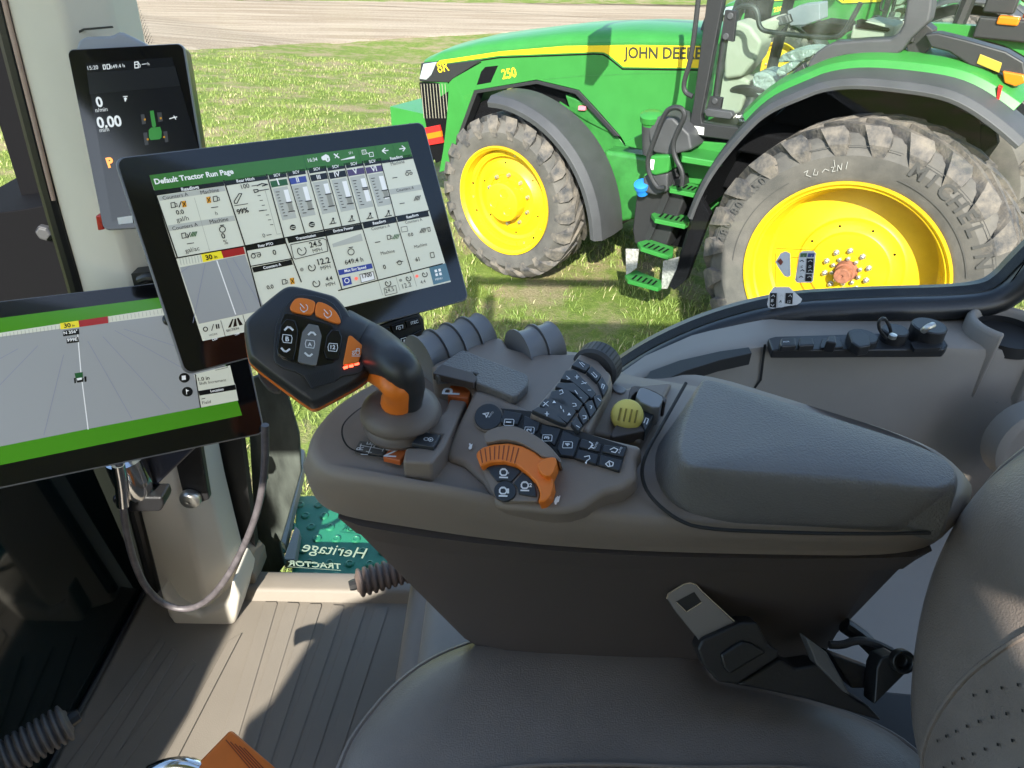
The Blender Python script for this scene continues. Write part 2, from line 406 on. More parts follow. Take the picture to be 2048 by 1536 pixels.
# ---- rear wheel
RW = (0., 1.0)
rb = MB(); rc = TF.p(0, 1.0, 0)
rb.lathe(rc, lef, [(.60, -.30), (.655, -.03), (.664, .0), (.662, .014), (.648, .016), (.638, .004), (.628, -.012), (.618, -.012), (.612, -.045), (.600, -.055), (.592, -.13), (.575, -.16), (.565, -.235), (.545, -.252), (.375, -.245), (.355, -.235), (.34, -.212), (.285, -.207), (.268, -.198), (.255, -.178), (.20, -.174), (.02, -.172)], yrim, 96)
rw = rb.build('rear_wheel', T, angle=25)
tyre('tyre', RW, 1.0, .655, .48, 0., 24, R(22), .05, rw)
hb = MB()
hb.lathe(TF.p(0, 1.0, -.172), lef, [(.112, -.01), (.112, .005), (.078, .006)], yrim, 40, caps=False)
hb.lathe(TF.p(0, 1.0, -.172), lef, [(.078, .0), (.075, .009), (.068, .02), (.066, .05), (.055, .052), (.055, .115), (.05, .12), (.01, .12), (.009, .11), (.001, .11)], rust, 40)
hb.lathe(TF.p(0, 1.0, -.172), lef, [(.118, -.01), (.118, .003), (.112, .004)], yrim, 40)
hb.build('hub', rw)
for ring, rr, k in ((0, .092, 10), (1, .145, 10)):
    for i in range(k):
        a = 6.2832*(i+.35)/k; q = MB(); p = cyl(RW, rr, a, -.176)
        q.lathe(p, lef, [(.021, 0), (.021, .008), (.015, .008), (.015, .032), (.010, .036), (.001, .036)], steel, 6)
        q.build('wheel_nut', rw, angle=20)
q = MB()
for a in (65, 25, -15, 105, 145): q.lathe(cyl(RW, .31, R(a), -.2085), lef, [(.008, 0), (.008, .003), (.001, .003)], deep, 10)
arc_text(q, '480/80 R50', RW, .82, 3, 42, .024, letr, .085)
arc_text(q, 'MICHELIN', RW, .79, 104, 158, .026, letr, .125, .03)
for r_, a0, a1 in ((.885, 60, 99), (.885, 102, 162), (.735, 102, 162), (.885, -5, 50), (.74, -5, 50)):
    n = 40
    for i in range(n):
        x0, x1 = R(a0+(a1-a0)*i/n), R(a0+(a1-a0)*(i+1)/n)
        q.add([TF.p((r_+dr)*math.cos(x), 1+(r_+dr)*math.sin(x), .0225) for x, dr in ((x0, 0), (x1, 0), (x1, .005), (x0, .005))], [[0, 1, 2, 3]], letr)
for p in ([(1608, 345), (1616, 341), (1612, 350), (1622, 354)], [(1630, 338), (1626, 350), (1634, 350), (1636, 343)], [(1644, 345), (1650, 338), (1658, 341)], [(1662, 335), (1668, 334), (1664, 344), (1671, 342)], [(1674, 342), (1676, 330), (1682, 340), (1684, 327)], [(1692, 338), (1695, 324)], [(1668, 320), (1670, 334)]): q.spx(TF, p, .0035, .0235, chalk)
q.build('tyre_lettering', rw)
# ---- front wheel
FWc = (3.05, .765); FB = -.236
fb = MB(); fc = TF.p(3.05, .765, FB)
fb.lathe(fc, lef, [(.46, -.3), (.502, -.03), (.51, -.002), (.508, .012), (.495, .014), (.485, .0), (.47, -.012), (.462, -.05), (.45, -.085), (.40, -.09), (.392, -.13), (.36, -.14), (.31, -.125), (.28, -.10), (.235, -.095), (.228, -.11), (.02, -.11)], yrim, 80)
fwh = fb.build('front_wheel', T, angle=25)
tyre('tyre', FWc, .765, .50, .42, FB, 22, R(24), .042, fwh)
q = MB(); q.lathe(TF.p(3.05, .765, FB-.11), lef, [(.185, -.02), (.185, .11), (.178, .125), (.165, .13), (.001, .132)], yrim, 48)
for a in (90, 210, 330):
    q.lathe(cyl(FWc, .095, R(a+15), FB+.021), lef, [(.045, 0), (.045, .006), (.040, .006), (.036, .002), (.001, .002)], yrim, 24)
q.build('hub', fwh, angle=25)
for i in range(10):
    a = 6.2832*(i+.5)/10; q = MB(); q.lathe(cyl(FWc, .232, a, FB-.098), lef, [(.02, 0), (.02, .008), (.0155, .008), (.0155, .03), (.001, .034)], steel, 6); q.build('wheel_nut', fwh, angle=20)
q = MB()
for i in range(20):
    a = 6.2832*(i+.5)/20; q.lathe(cyl(FWc, .428, a, FB-.089), lef, [(.011, 0), (.011, .004), (.001, .004)], steel if i % 2 else deep, 10)
for i in range(6): q.lathe(cyl(FWc, .33, 6.2832*(i+.3)/6, FB-.130), lef, [(.008, 0), (.008, .004), (.001, .004)], deep, 8)
for a0 in (20, 140, 255):
    L = []
    for i in range(13):
        a = R(a0+i*5.5); L.append([cyl(FWc, .415, a, FB-.093), cyl(FWc, .447, a, FB-.09), cyl(FWc, .447, a, FB-.074), cyl(FWc, .417, a, FB-.078)])
    q.loft(L, yrim)
q.build('rim_lug_ring', fwh, angle=25)
# ---- the wheels on the far side
for cc, Ro, Ri, W, b0, nl in ((RW, 1.0, .655, .48, 2*CB-.0+.48, 19), (FWc, .765, .5, .42, 2*CB-FB+.42, 17)):
    q = MB(); q.lathe(TF.p(*cc, b0-.2), lef, [(Ri-.08, -.22), (Ri, -.22), (Ri, .2), (Ri-.06, .19), (Ri-.06, .05), (.1, .05), (.1, .1), (.001, .1)], yrim, 48)
    o = q.build('rear_wheel' if Ro > .9 else 'front_wheel', T); tyre('tyre', cc, Ro, Ri, W, b0, nl, R(20), .05, o)

# ---- hood
st = [(4.56, 1.46, 1.64, 1.70, .40), (4.50, 1.40, 1.72, 1.775, .42), (4.27, 1.20, 1.80, 1.87, .45), (3.85, 1.62, 1.895, 1.985, .45), (3.5, 1.72, 1.965, 2.055, .45), (2.8, 1.75, 2.09, 2.185, .45), (2.2, 1.45, 2.165, 2.255, .45), (1.6, 1.20, 2.21, 2.285, .45), (1.38, 1.20, 2.22, 2.29, .45)]
m = MB(); loops = []
for a, zb, zs, zt, hw in st:
    sec = [(hw, zb), (hw+.004, (zb+zs)/2), (hw, zs), (hw-.02, zs+(zt-zs)*.35), (hw-.10, zs+(zt-zs)*.72), (hw-.25, zt), (0, zt+.012)]
    sec = sec+[(-x, z) for x, z in sec[::-1][1:]]
    loops.append([TF.p(a, z, CB+x) for x, z in sec])
m.loft(loops, green); hood = m.build('hood', T, angle=40)
HB = CB+.45
m = MB()   # side skin with the wheel arch cut out
m.pp(TF, [(898, 164), (862, 122), (1000, 100), (1131, 86), (1260, 84), (1400, 86), (1400, 272), (1250, 288), (1240, 272), (1190, 215), (1157, 180), (1073, 160), (948, 181), (936, 215), (920, 262), (893, 340), (878, 345), (886, 300), (893, 240)], HB-.03, HB+.008, green)
side = m.build('side_panel', T, .006)
m = MB(); m.pp(TF, [(875, 129), (1000, 111), (1190, 104), (1208, 105), (1218, 110), (1247, 134), (1400, 136), (1400, 92), (1260, 90), (1131, 92), (1000, 103), (879, 121)], HB, HB+.012, yell)
m.text(TF, 'JOHN DEERE', (1247, 116), (1403, 118), brownl, HB+.0135, bold=.03, squash=1.0); m.build('yellow_stripe', T, .001)
m = MB()
for pts in ([(870, 134), (1000, 115), (1188, 108), (1206, 109), (1215, 114), (1245, 138), (1400, 140)],):
    m.spx(TF, pts, .012, HB+.0105, deep)
m.spx(TF, [(896, 166), (902, 158), (962, 124)], .010, HB+.0105, deep)
m.spx(TF, [(1405, 145), (1300, 146), (1160, 152), (1090, 158)], .006, HB+.0105, dgreen)
m.build('panel_gap', T, smoothf=False)
tprism('nose_panel', [(842, 126), (878, 122), (876, 130), (968, 118), (905, 158), (898, 165), (838, 163)], HB-.02, HB+.014, blk)
tprism('headlight', [(846, 128), (873, 124), (862, 150), (852, 160), (838, 158)], HB-.02, HB+.022, lensm, .008)
m = MB(); m.text(TF, '8R', (877, 146), (899, 141), yletter, HB+.0165, bold=.0); m.text(TF, '250', (1005, 158), (1034, 153), yletter, HB+.0105, bold=.02); m.build('model_number', T)
tprism('side_vent', [(953, 170), (962, 143), (970, 134), (996, 131), (981, 165)], HB-.02, HB+.011, deep, .003)
m = MB(); m.pp(TF, [(838, 165), (898, 167), (894, 240), (884, 320), (872, 326), (862, 300), (848, 232)], HB-.03, HB+.003, deep)
for k in range(9):
    x0 = 842+k*6; m.spx(TF, [(x0, 168), (x0+6, 236)], .008, HB+.006, pm('grille_mesh', (.28, .26, .2), .6))
m.build('grille', T, .002)
m = MB(); m.box(Fr(TF.p(4.45, 1.0, CB), lef, UZ, fwd), -.42, .42, -.25, .55, -.2, .06, deep); m.build('front_grille', T, .02)
m = MB(); wf = Fr(TF.p(4.62, .80, CB), lef, UZ, fwd); m.box(wf, -.34, .34, -.1, .38, -.1, .5, green); m.box(wf, .335, .345, .22, .25, .1, .22, deep); m.build('front_weight_bracket', T, .05)
tprism('reflector', [(848, 256), (878, 250), (886, 286), (856, 291)], HB-.01, HB+.025, redl, .004)
m = MB(); m.pp(TF, [(851, 268), (881, 262), (883, 273), (853, 279)], HB+.0, HB+.027, amber); m.build('reflector_band', T)
# engine bay, frame, underbody
m = MB(); m.pp(TF, [(935, 215), (1073, 155), (1160, 180), (1250, 290), (1240, 420), (930, 380)], HB-.5, HB-.12, deep)
m.build('engine_block', T, .02)
m = MB(); m.pp(TF, [(1130, 190), (1180, 210), (1250, 290), (1290, 300), (1270, 430), (1205, 420)], HB-.3, HB-.04, dgreen); m.build('frame_plate', T, .01)
m = MB(); m.pp(TF, [(948, 181), (1073, 161), (1157, 181), (1240, 273), (1228, 272), (1150, 188), (1073, 168), (954, 187), (925, 265), (917, 265)], HB-.1, HB+.014, blk); m.build('wheel_arch_trim', T, .004)
m = MB(); m.spx(TF, [(1120, 205), (1175, 240), (1215, 260)], .02, HB-.02, dgreen); m.pp(TF, [(1157, 212), (1172, 213), (1170, 221), (1156, 220)], HB-.06, HB-.01, pm('pink_tag', (.7, .2, .25), .6)); m.build('hose_bracket', T)
m = MB(); m.box(TF, -.3, 4.3, .75, 1.2, CB-.28, CB+.28, dgreen); m.box(TF, .1, 1.3, 1.2, 1.55, CB-.6, CB+.6, deep)
m.box(TF, 2.9, 3.2, .66, .86, CB-.8, CB+.8, dgreen); m.box(TF, -.15, .15, .88, 1.12, CB-1.0, CB+1.0, dgreen); m.build('chassis', T, .03)
m = MB(); m.pp(TF, [(1205, 300), (1330, 320), (1320, 430), (1215, 450)], HB-.2, HB+.15, dgreen); m.build('fuel_tank', T, .04)
tprism('hood_step', [(1248, 285), (1290, 264), (1322, 262), (1330, 283), (1290, 302), (1250, 292)], HB+.02, HB+.2, green, .01)
# ---- front fender: an arch over the front wheel
m = MB(); A = []
for a, r in ((80, .90), (90, .895), (100, .89), (115, .895), (130, .91), (145, .935), (160, .965), (174, 1.0), (186, 1.04)):
    x, z = FWc[0]+r*math.cos(R(a)), FWc[1]+r*math.sin(R(a)); nx, nz = math.cos(R(a)), math.sin(R(a))
    A.append([TF.p(x-nx*.06, z-nz*.06, FB+.03), TF.p(x-nx*.015, z-nz*.015, FB+.035), TF.p(x+nx*.03, z+nz*.03, FB-.03), TF.p(x+nx*.04, z+nz*.04, FB-.22), TF.p(x+nx*.03, z+nz*.03, FB-.40), TF.p(x, z, FB-.40), TF.p(x+nx*.015, z+nz*.015, FB-.22), TF.p(x-.0*nx, z-.0*nz, FB-.03)])
A = [smooth(list(c), 0) for c in zip(*A)]; A = [resample(smooth(c, 2), 36) for c in A]
m.loft([list(c) for c in zip(*A)], grey_pl); m.build('front_fender', T, .004, angle=30)
# ---- rear fender
def polar(px, b):
    u, v = TF.px(*px, b); return math.atan2(v-1, u), math.hypot(u, v-1)
lip = [polar(q, -.08) for q in [(1345, 560), (1385, 440), (1400, 400), (1429, 346), (1486, 276), (1536, 228), (1606, 200), (1644, 184), (1711, 177), (1799, 186), (1879, 198), (1932, 221), (1990, 263), (2030, 299)]]
def arch(name, lipp, sec, mat, bev=.004, it=2):
    L = [[TF.p((r+dr)*math.cos(a), 1+(r+dr)*math.sin(a), b) for dr, b in sec] for a, r in lipp]
    cols = [resample(smooth(list(c), it), 50) for c in zip(*L)]
    m = MB(); m.loft([list(c) for c in zip(*cols)], mat); return m.build(name, T, bev, angle=35)
fd_ = arch('fender_trim', lip[1:], [(0, -.08), (.025, -.075), (.06, -.11), (.10, -.27), (.10, -.32), (.05, -.32), (.02, -.12)], grey_pl)
arch('rear_fender', lip[4:13], [(.09, -.26), (.14, -.29), (.17, -.38), (.185, -.62), (.10, -.62), (.06, -.30)], green)
m = MB()
for a, r in lip[2:-1]: pass
L = [[TF.p((r+.05)*math.cos(a), 1+(r+.05)*math.sin(a), b) for b in (-.13, -.85)]+[TF.p((r+.03)*math.cos(a), 1+(r+.03)*math.sin(a), b) for b in (-.85, -.13)] for a, r in lip[1:]]
m.loft(L, deep); m.pp(TF, [(1486, 290), (1600, 190), (1720, 165), (1850, 180), (1960, 240), (1960, 420), (1500, 420)], -.95, -.84, deep); m.pp(TF, [(1720, 165), (1880, 196), (1992, 264), (1996, 290), (1900, 420), (1700, 420)], -.96, -.86, deep); m.build('fender_liner', T)
far_ = lambda sec: [(dr, 2*CB-b) for dr, b in sec]
arch('far_fender', lip[4:13], far_([(.09, -.20), (.14, -.24), (.17, -.38), (.185, -.62), (.10, -.62), (.06, -.30)]), green)
arch('far_fender_trim', lip[3:], far_([(0, -.08), (.025, -.075), (.06, -.11), (.10, -.27), (.10, -.32), (.05, -.32), (.02, -.12)]), grey_pl)
m = MB(); m.box(TF, -.55, -.1, 2.30, 2.44, 2*CB+.62, 2*CB+.7, blk); m.box(TF, -.62, -.36, 2.44, 2.52, 2*CB+.5, 2*CB+.6, redl); m.box(TF, -.3, -.1, 2.46, 2.66, 2*CB+.5, 2*CB+.62, blk); m.box(TF, -.36, -.22, 2.4, 2.46, 2*CB+.64, 2*CB+.72, amber); m.build('far_lamp_bracket', T, .015)
tprism('fender_flap', [(1400, 395), (1388, 432), (1352, 540), (1338, 572), (1348, 580), (1372, 560), (1420, 430)], -.16, -.10, deep, .004)
tprism('fender_end_lamp', [(1996, 172), (2004, 176), (1996, 210), (1991, 208)], -.34, -.26, redl, .003)
m = MB(); m.pp(TF, [(1848, 69), (1875, 66), (1932, 80), (2012, 103), (2048, 124), (2052, 152), (2005, 146), (1940, 132), (1897, 104), (1861, 95)], -.5, -.36, blk); ra = m.build('rear_light_arm', T, .012)
tprism('turn_lamp', [(2004, 142), (2048, 150), (2052, 165), (2030, 174), (2008, 166)], -.5, -.33, amber, .01)
tprism('arm_plate', [(1960, 108), (2004, 126), (1998, 146), (1953, 127)], -.36, -.352, pm('olive_reflector', (.36, .26, .03), .4), .003)
m = MB(); m.pp(TF, [(1822, 46), (1846, 44), (1866, 60), (1862, 88), (1850, 108), (1816, 106), (1812, 88), (1818, 70)], -.6, -.45, blk)
m.tube([TF.P(1829, 50, -.44), TF.P(1822, 84, -.44)], .018, blk); m.build('work_light_bracket', T, .01)
# ---- cab
K = -.42
tprism('door_frame', [(1421, -60), (1456, -60), (1446, 0), (1402, 232), (1404, 246), (1494, 258), (1507, 236), (1551, 178), (1606, 126), (1612, 142), (1560, 186), (1508, 246), (1484, 284), (1382, 270), (1376, 262), (1386, 210)], K-.05, K+.02, blk, .008)
tprism('cab_pillar', [(1611, 142), (1618, 122), (1633, 104), (1650, 92), (1666, 85), (1733, 79), (1781, 77), (1797, 66), (1806, 48), (1822, -60), (1872, -60), (1863, 20), (1858, 44), (1824, 76), (1806, 100), (1793, 110), (1733, 111), (1688, 113), (1644, 131)], K-.12, K+.04, grey_pl, .018)
tprism('door_glass', [(1446, -60), (1822, -60), (1806, 48), (1781, 77), (1666, 85), (1633, 104), (1606, 126), (1507, 236), (1494, 258), (1404, 246), (1402, 232)], K-.02, K-.014, cabgl, 0)
tprism('window_decal', [(1466, 228), (1502, 229), (1505, 246), (1478, 244)], K-.0135, K-.013, glass('decal_film', (.95, .95, .95), .2), 0)
m = MB(); m.text(TF, 'Heritage', (1467, 236), (1502, 235), whit, K-.010, bold=.02); m.text(TF, 'TRACTOR', (1478, 243), (1505, 245), whit, K-.010, bold=.02); m.build('window_lettering', T)
tprism('door_handle', [(1407, 222), (1414, 217), (1462, 224), (1466, 232), (1460, 239), (1412, 233)], K-.01, K+.05, grey_pl, .008)
m = MB(); m.pp(TF, [(1450, 20), (1473, 22), (1466, 84), (1441, 78)], K-.03, K+.01, blk); m.pp(TF, [(1420, 193), (1444, 196), (1440, 220), (1413, 216)], K-.03, K+.01, blk)
m.tube([TF.P(1450, 70, K-.04), TF.P(1432, 200, K-.04)], .028, blk, it=0); m.build('door_hinge', T, .004)
m = MB()
for p in ((1461, 32), (1452, 73), (1430, 202)): m.lathe(TF.P(*p, K+.008), lef, [(.022, 0), (.022, .008), (.018, .012), (.001, .012)], grey_pl, 16)
m.build('hinge_bolt', T)
m = MB(); m.tube([TF.P(x, y, K-.06) for x, y in [(1470, 24), (1478, 14), (1492, 11), (1508, 13), (1516, 26), (1517, 48), (1524, 60), (1540, 64), (1617, 73), (1672, 76), (1688, 66), (1700, 45), (1722, 5)]], .016, blk); m.build('grab_handle', T)
m = MB(); m.tube([TF.P(x, y, -.25) for x, y in [(1400, -50), (1396, 10), (1382, 120), (1367, 165), (1369, 185), (1385, 193)]], .018, blk); m.build('pillar_rail', T)
m = MB(); m.tube([TF.P(x, y, -.15) for x, y in [(1330, 376), (1312, 376), (1291, 330), (1310, 276), (1330, 224), (1346, 214), (1364, 216), (1371, 232), (1354, 264), (1345, 290), (1350, 316), (1366, 344), (1364, 372)]], .019, blk); m.build('step_handrail', T)
m = MB(); m.pp(TF, [(1294, 246), (1318, 232), (1345, 236), (1378, 268), (1384, 300), (1340, 312), (1306, 306), (1298, 280)], -.55, -.24, grey_pl); m.pp(TF, [(1300, 312), (1342, 310), (1336, 346), (1310, 352), (1288, 344)], -.5, -.2, green); m.pp(TF, [(1286, 352), (1336, 346), (1334, 384), (1310, 392), (1284, 384)], -.5, -.22, grey_pl)
m.pp(TF, [(1272, 388), (1312, 372), (1362, 352), (1368, 400), (1330, 500), (1268, 488), (1264, 460)], -.6, -.32, blk); tk = m.build('side_tank', T, .02)
m = MB(); m.lathe(TF.P(1303, 240, -.3), UZ+lef*.25, [(.075, -.04), (.075, .0), (.085, .0), (.088, .045), (.06, .06), (.001, .062)], green, 24); m.lathe(TF.P(1303, 240, -.3)-UZ*.26-lef*.06, UZ+lef*.25, [(.065, 0), (.072, .2), (.072, .24)], grey_pl, 24); m.build('green_cap', T)
m = MB(); m.lathe(TF.P(1284, 374, -.24), UZ+lef*.5, [(.05, -.06), (.05, 0), (.062, .0), (.062, .035), (.05, .042), (.001, .044)], pm('blue_cap', (.02, .19, .62), .35), 12); m.build('blue_cap', T)
tprism('white_label', [(1389, 252), (1408, 255), (1407, 270), (1388, 267)], K+.02, K+.024, whit, 0)
m = MB(); m.pp(TF, [(1297, 318), (1309, 320), (1306, 340), (1295, 336)], -.2, -.195, whit); m.build('tank_label', T)
# ladder
def tread(px, b, parent):
    cx = sum(p[0] for p in px)/len(px); cy = sum(p[1] for p in px)/len(px)
    z = TF.px(cx, cy, b)[1]; f = hz(z); m = MB()
    m.pp(f, px, -.035, 0, green)
    c = [f.px(*p) for p in px]; mu = sum(x for x, y in c)/len(c); mv = sum(y for x, y in c)/len(c); g = [(mu+(x-mu)*.78, mv+(y-mv)*.72) for x, y in c]
    m.add([f.p(x, y, .002) for x, y in g], [list(range(len(g)))], dgreen)
    e0, e1 = V((*g[0], 0)), V((*g[len(g)//2], 0)); d = (e1-e0)
    for t in (.18, .36, .54, .72, .88):
        q = e0+d*t; nrm = V((-d.y, d.x, 0)).normalized()*.055
        m.stroke(f, [(q.x-nrm.x*.8, q.y-nrm.y*.8), (q.x+nrm.x*.8, q.y+nrm.y*.8)], .018, .004, deep)
    return m.build('step', parent, .004)
ladder = MB()
for pts in ([(1251, 498), (1277, 499), (1273, 536), (1252, 552)], [(1326, 522), (1358, 514), (1354, 538), (1334, 578), (1322, 578)]): ladder.pp(TF, pts, -.16, -.145, pm('worn_plate', (.30, .29, .27), .6, var=.4, vscale=40))
for pts in ([(1277, 500), (1290, 470), (1330, 380), (1345, 360), (1336, 400), (1300, 480)], [(1358, 514), (1380, 440), (1410, 370), (1418, 372), (1396, 440), (1366, 520)]): ladder.pp(TF, pts, -.30, -.285, blk)
ladder.pp(TF, [(1330, 450), (1400, 400), (1385, 500), (1340, 490)], -.6, -.5, deep)
ladder = ladder.build('ladder', T, .003)
for px, b in (([(1334, 366), (1350, 358), (1398, 370), (1402, 382), (1394, 388), (1340, 377)], -.34), ([(1303, 427), (1322, 419), (1376, 432), (1380, 444), (1370, 450), (1310, 438)], -.28), ([(1275, 484), (1298, 478), (1347, 494), (1346, 508), (1336, 512), (1282, 495)], -.2), ([(1250, 550), (1272, 540), (1322, 560), (1324, 572), (1316, 576), (1256, 560)], -.12)): tread(px, b, ladder)
m = MB(); m.pp(TF, [(1385, 282), (1478, 288), (1452, 320), (1428, 375), (1366, 365), (1368, 310)], -.75, K-.03, green); f = hz(TF.px(1410, 306, -.36)[1]); m.pp(f, [(1362, 303), (1386, 294), (1464, 300), (1450, 316), (1440, 324), (1364, 312)], -.05, 0, green); m.build('cab_platform', T, .01)
# cab body: floor, roof, far frame, interior
m = MB(); m.box(TF, -.15, 1.35, 1.55, 1.72, CB-.8, K-.06, deep); m.box(TF, -.25, 1.5, 3.30, 3.5, CB-.95, K+.15, green); m.build('cab_shell', T, .03)
m = MB()
for a0, z0, a1, z1, b in ((1.40, 1.65, 1.33, 3.32, CB-.80), (.05, 2.2, -.02, 3.32, CB-.80), (1.75, 1.75, 1.40, 3.32, CB+.25), (1.75, 1.75, 1.40, 3.32, CB-.3)):
    m.tube([TF.p(a0, z0, b), TF.p(a1, z1, b)], .05, blk, 8, 0)
m.box(TF, 0, 1.4, 1.6, 1.75, CB-.84, CB-.78, blk); m.build('far_window_frame', T)
m = MB(); m.box(TF, .0, 1.4, 1.75, 3.3, CB-.80, CB-.795, cabgl); m.build('far_window', T)
m = MB(); m.pp(TF, [(1448, 60), (1474, 40), (1500, 52), (1524, 84), (1512, 118), (1482, 156), (1446, 160)], -1.0, -.75, beige); m.pp(TF, [(1490, 70), (1500, 52), (1556, 30), (1570, 40), (1530, 84)], -1.1, -.9, beige)
m.pp(TF, [(1420, 200), (1446, 140), (1500, 160), (1480, 226), (1440, 240)], -1.0, -.8, beige); m.build('side_console', T, .03)
m = MB()
for k in range(6): m.tube([TF.P(1556+k*4, 34-k*1, -.92), TF.P(1562+k*4, 50-k*1, -.92)], .02, grey_pl, 8, 0)
m.pp(TF, [(1574, 22), (1600, 10), (1640, 6), (1640, 40), (1610, 50), (1580, 52)], -1.2, -1.0, pm('dash_grey', (.16, .18, .2), .4)); m.pp(TF, [(1600, 55), (1640, 44), (1690, 50), (1690, 68), (1620, 72)], -1.3, -1.0, deep); m.build('dashboard', T, .02)
sw = Fr(TF.P(1505, 195, -.85), fwd, UZ*.6+lef*.8); m = MB(); m.lathe(sw.o, sw.n, [(.17, -.012), (.183, 0), (.17, .012), (.157, 0), (.17, -.012)], blk, 32)
for a in (30, 150, 270): m.tube([sw.o, sw.o+sw.ex*.16*math.cos(R(a))+sw.ey*.16*math.sin(R(a))], .014, grey_pl, 8, 0)
m.tube([sw.o, sw.o-sw.n*.4], .04, blk, 12, 0); m.build('steering_wheel', T)
m = MB(); pl = pm('plastic_wrap', (.25, .28, .26), .25, bump=1.2, bscale=18)
for pts, b in (([(1552, 126), (1566, 104), (1620, 96), (1640, 104), (1610, 120), (1570, 126)], -.8), ([(1548, 146), (1564, 128), (1604, 120), (1590, 138), (1562, 156)], -.7), ([(1500, 150), (1530, 140), (1552, 160), (1545, 190), (1515, 200)], -.75)): m.pp(TF, pts, b-.3, b, pl, 1)
m.build('wrapped_seat', T, .03, sub=1)
m = MB(); m.pp(TF, [(1700, 78), (1706, 50), (1735, 42), (1790, 52), (1784, 76)], -.9, -.6, beige); m.pp(TF, [(1712, 40), (1780, 58), (1776, 64), (1712, 56)], -.7, -.58, deep); m.build('rear_console', T, .02)
# mirror on its arm, above the frame; its shadow falls on the hood
m = MB(); mp = TF.p(2.05, 2.62, -.02)+SUN*.55; mf = Fr(mp, lef, UZ, fwd); m.box(mf, -.12, .12, -.16, .24, -.06, .03, blk); m.tube([mp+UZ*.2, mp+UZ*.35-lef*.3, TF.p(1.4, 2.9, K)], .02, blk); m.build('mirror', T, .03)
# exhaust and air stacks of that tractor (far side)
m = MB(); m.lathe(TF.p(1.55, 1.9, CB-.62), UZ, [(.11, 0), (.11, 1.3), (.07, 1.4), (.07, 1.6), (.06, 1.6)], deep, 24); m.build('exhaust_stack', T)
# ---- the other tractors of the row
for da, db, dz, lab in ((.11, -5.27, -.41, 'green tractor parked directly behind the big yellow wheel tractor, only its fender and lamps showing'), (.3, -10.4, -.82, 'farthest green tractor of the parked row, small at the top edge')):
    c = copy_tree(T); d = fwd*da+lef*db+UZ*dz; c.location = T.location+d; c['label'] = lab
# ================================================================ OUR CAB
FZ, KZ = 1.93, 2.69
tan_mat = pm('tan_floor_mat', (.20, .175, .142), .6, bump=.3, bscale=500, var=.05, vscale=6)
tan_pl = pm('tan_pillar_plastic', (.60, .565, .49), .55, bump=.12, bscale=600, var=.04, vscale=3)
grey_in = pm('grey_interior_plastic', (.26, .23, .195), .55, bump=.25, bscale=900, var=.06, vscale=4)
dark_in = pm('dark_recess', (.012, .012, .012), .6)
seal = pm('rubber_seal', (.012, .013, .014), .38, bump=.1, bscale=200)
black_in = pm('black_trim', (.014, .014, .015), .45, bump=.1, bscale=300)
pane = glass('window_glass', (.96, .98, .97), .45)
darkpane = pm('dark_windshield_glass', (.005, .010, .010), .06, spec=.25)
cab = thing('tractor_cab', 'tractor cab around the viewer with tan floor mat, tan corner pillar and grey side wall', 'cab', (0, 0, FZ))
ff = hz(FZ)
m = MB(); a0, a1 = at(318, 1205, FZ), at(120, 1490, FZ); dd = (a0-a1)
fl = [V((-.74, .93, FZ)), V((-.74, (a1-dd*2.2).y, FZ)), V((.9, (a1-dd*2.2).y, FZ)), V((.9, .95, FZ)), V((-.60, .95, FZ))]
m.prism(ff, [(q.x, q.y) for q in fl], -.03, 0, tan_mat)
for t0, t1, s in (((528, 1205), (555, 1205), -.29), ((572, 1206), (599, 1207), -.30), ((617, 1209), (644, 1209), -.32), ((664, 1211), (689, 1212), -.335), ((708, 1212), (732, 1213), -.325), ((751, 1213), (777, 1215), -.32)):
    q = [(t0[0]+2, t0[1]), (t1[0]-2, t1[1]), (t1[0], t1[1]+3), (t1[0]+s*370, t1[1]+370), (t0[0]+s*400, t0[1]+370), (t0[0], t0[1]+3)]
    m.prism(ff, [ff.px(*p) for p in q], 0, .0035, tan_mat)
for q in ([(321, 1277), (331, 1286), (158, 1550), (122, 1550)], [(345, 1297), (357, 1307), (212, 1552), (178, 1552)], [(384, 1318), (394, 1327), (237, 1550), (205, 1550)], [(457, 1283), (485, 1267), (338, 1552), (310, 1552)]):
    m.prism(ff, [ff.px(*p) for p in q], 0, .004, tan_mat)
floor = m.build('floor_mat', cab, .0018, seg=1)
m = MB()   # raised sill under the door
yw = at(640, 1180, FZ).y
m.loft([[V((x, yw-.03, FZ)), V((x, yw-.018, FZ+.022)), V((x, yw+.01, FZ+.026)), V((x, yw+.03, FZ+.02)), V((x, yw+.05, FZ-.05))] for x in (-.56, -.3, .2, .9)], tan_mat, closed=False)
m.pp(Fr((0, .93, 0), (1, 0, 0), (0, 0, 1), (0, -1, 0)), [(440, 1125), (475, 1118), (508, 1150), (512, 1170), (490, 1220), (455, 1235)], -.08, .0, tan_mat)
m.build('door_sill', cab, .006)
m = MB(); m.box(hz(FZ), at(838, 1205, FZ).x, .85, .1, .90, 0, .16, grey_in); m.box(hz(FZ), at(892, 1235, FZ).x, .85, .05, .88, .16, .34, grey_in); m.build('seat_pedestal', cab, .03, seg=3)
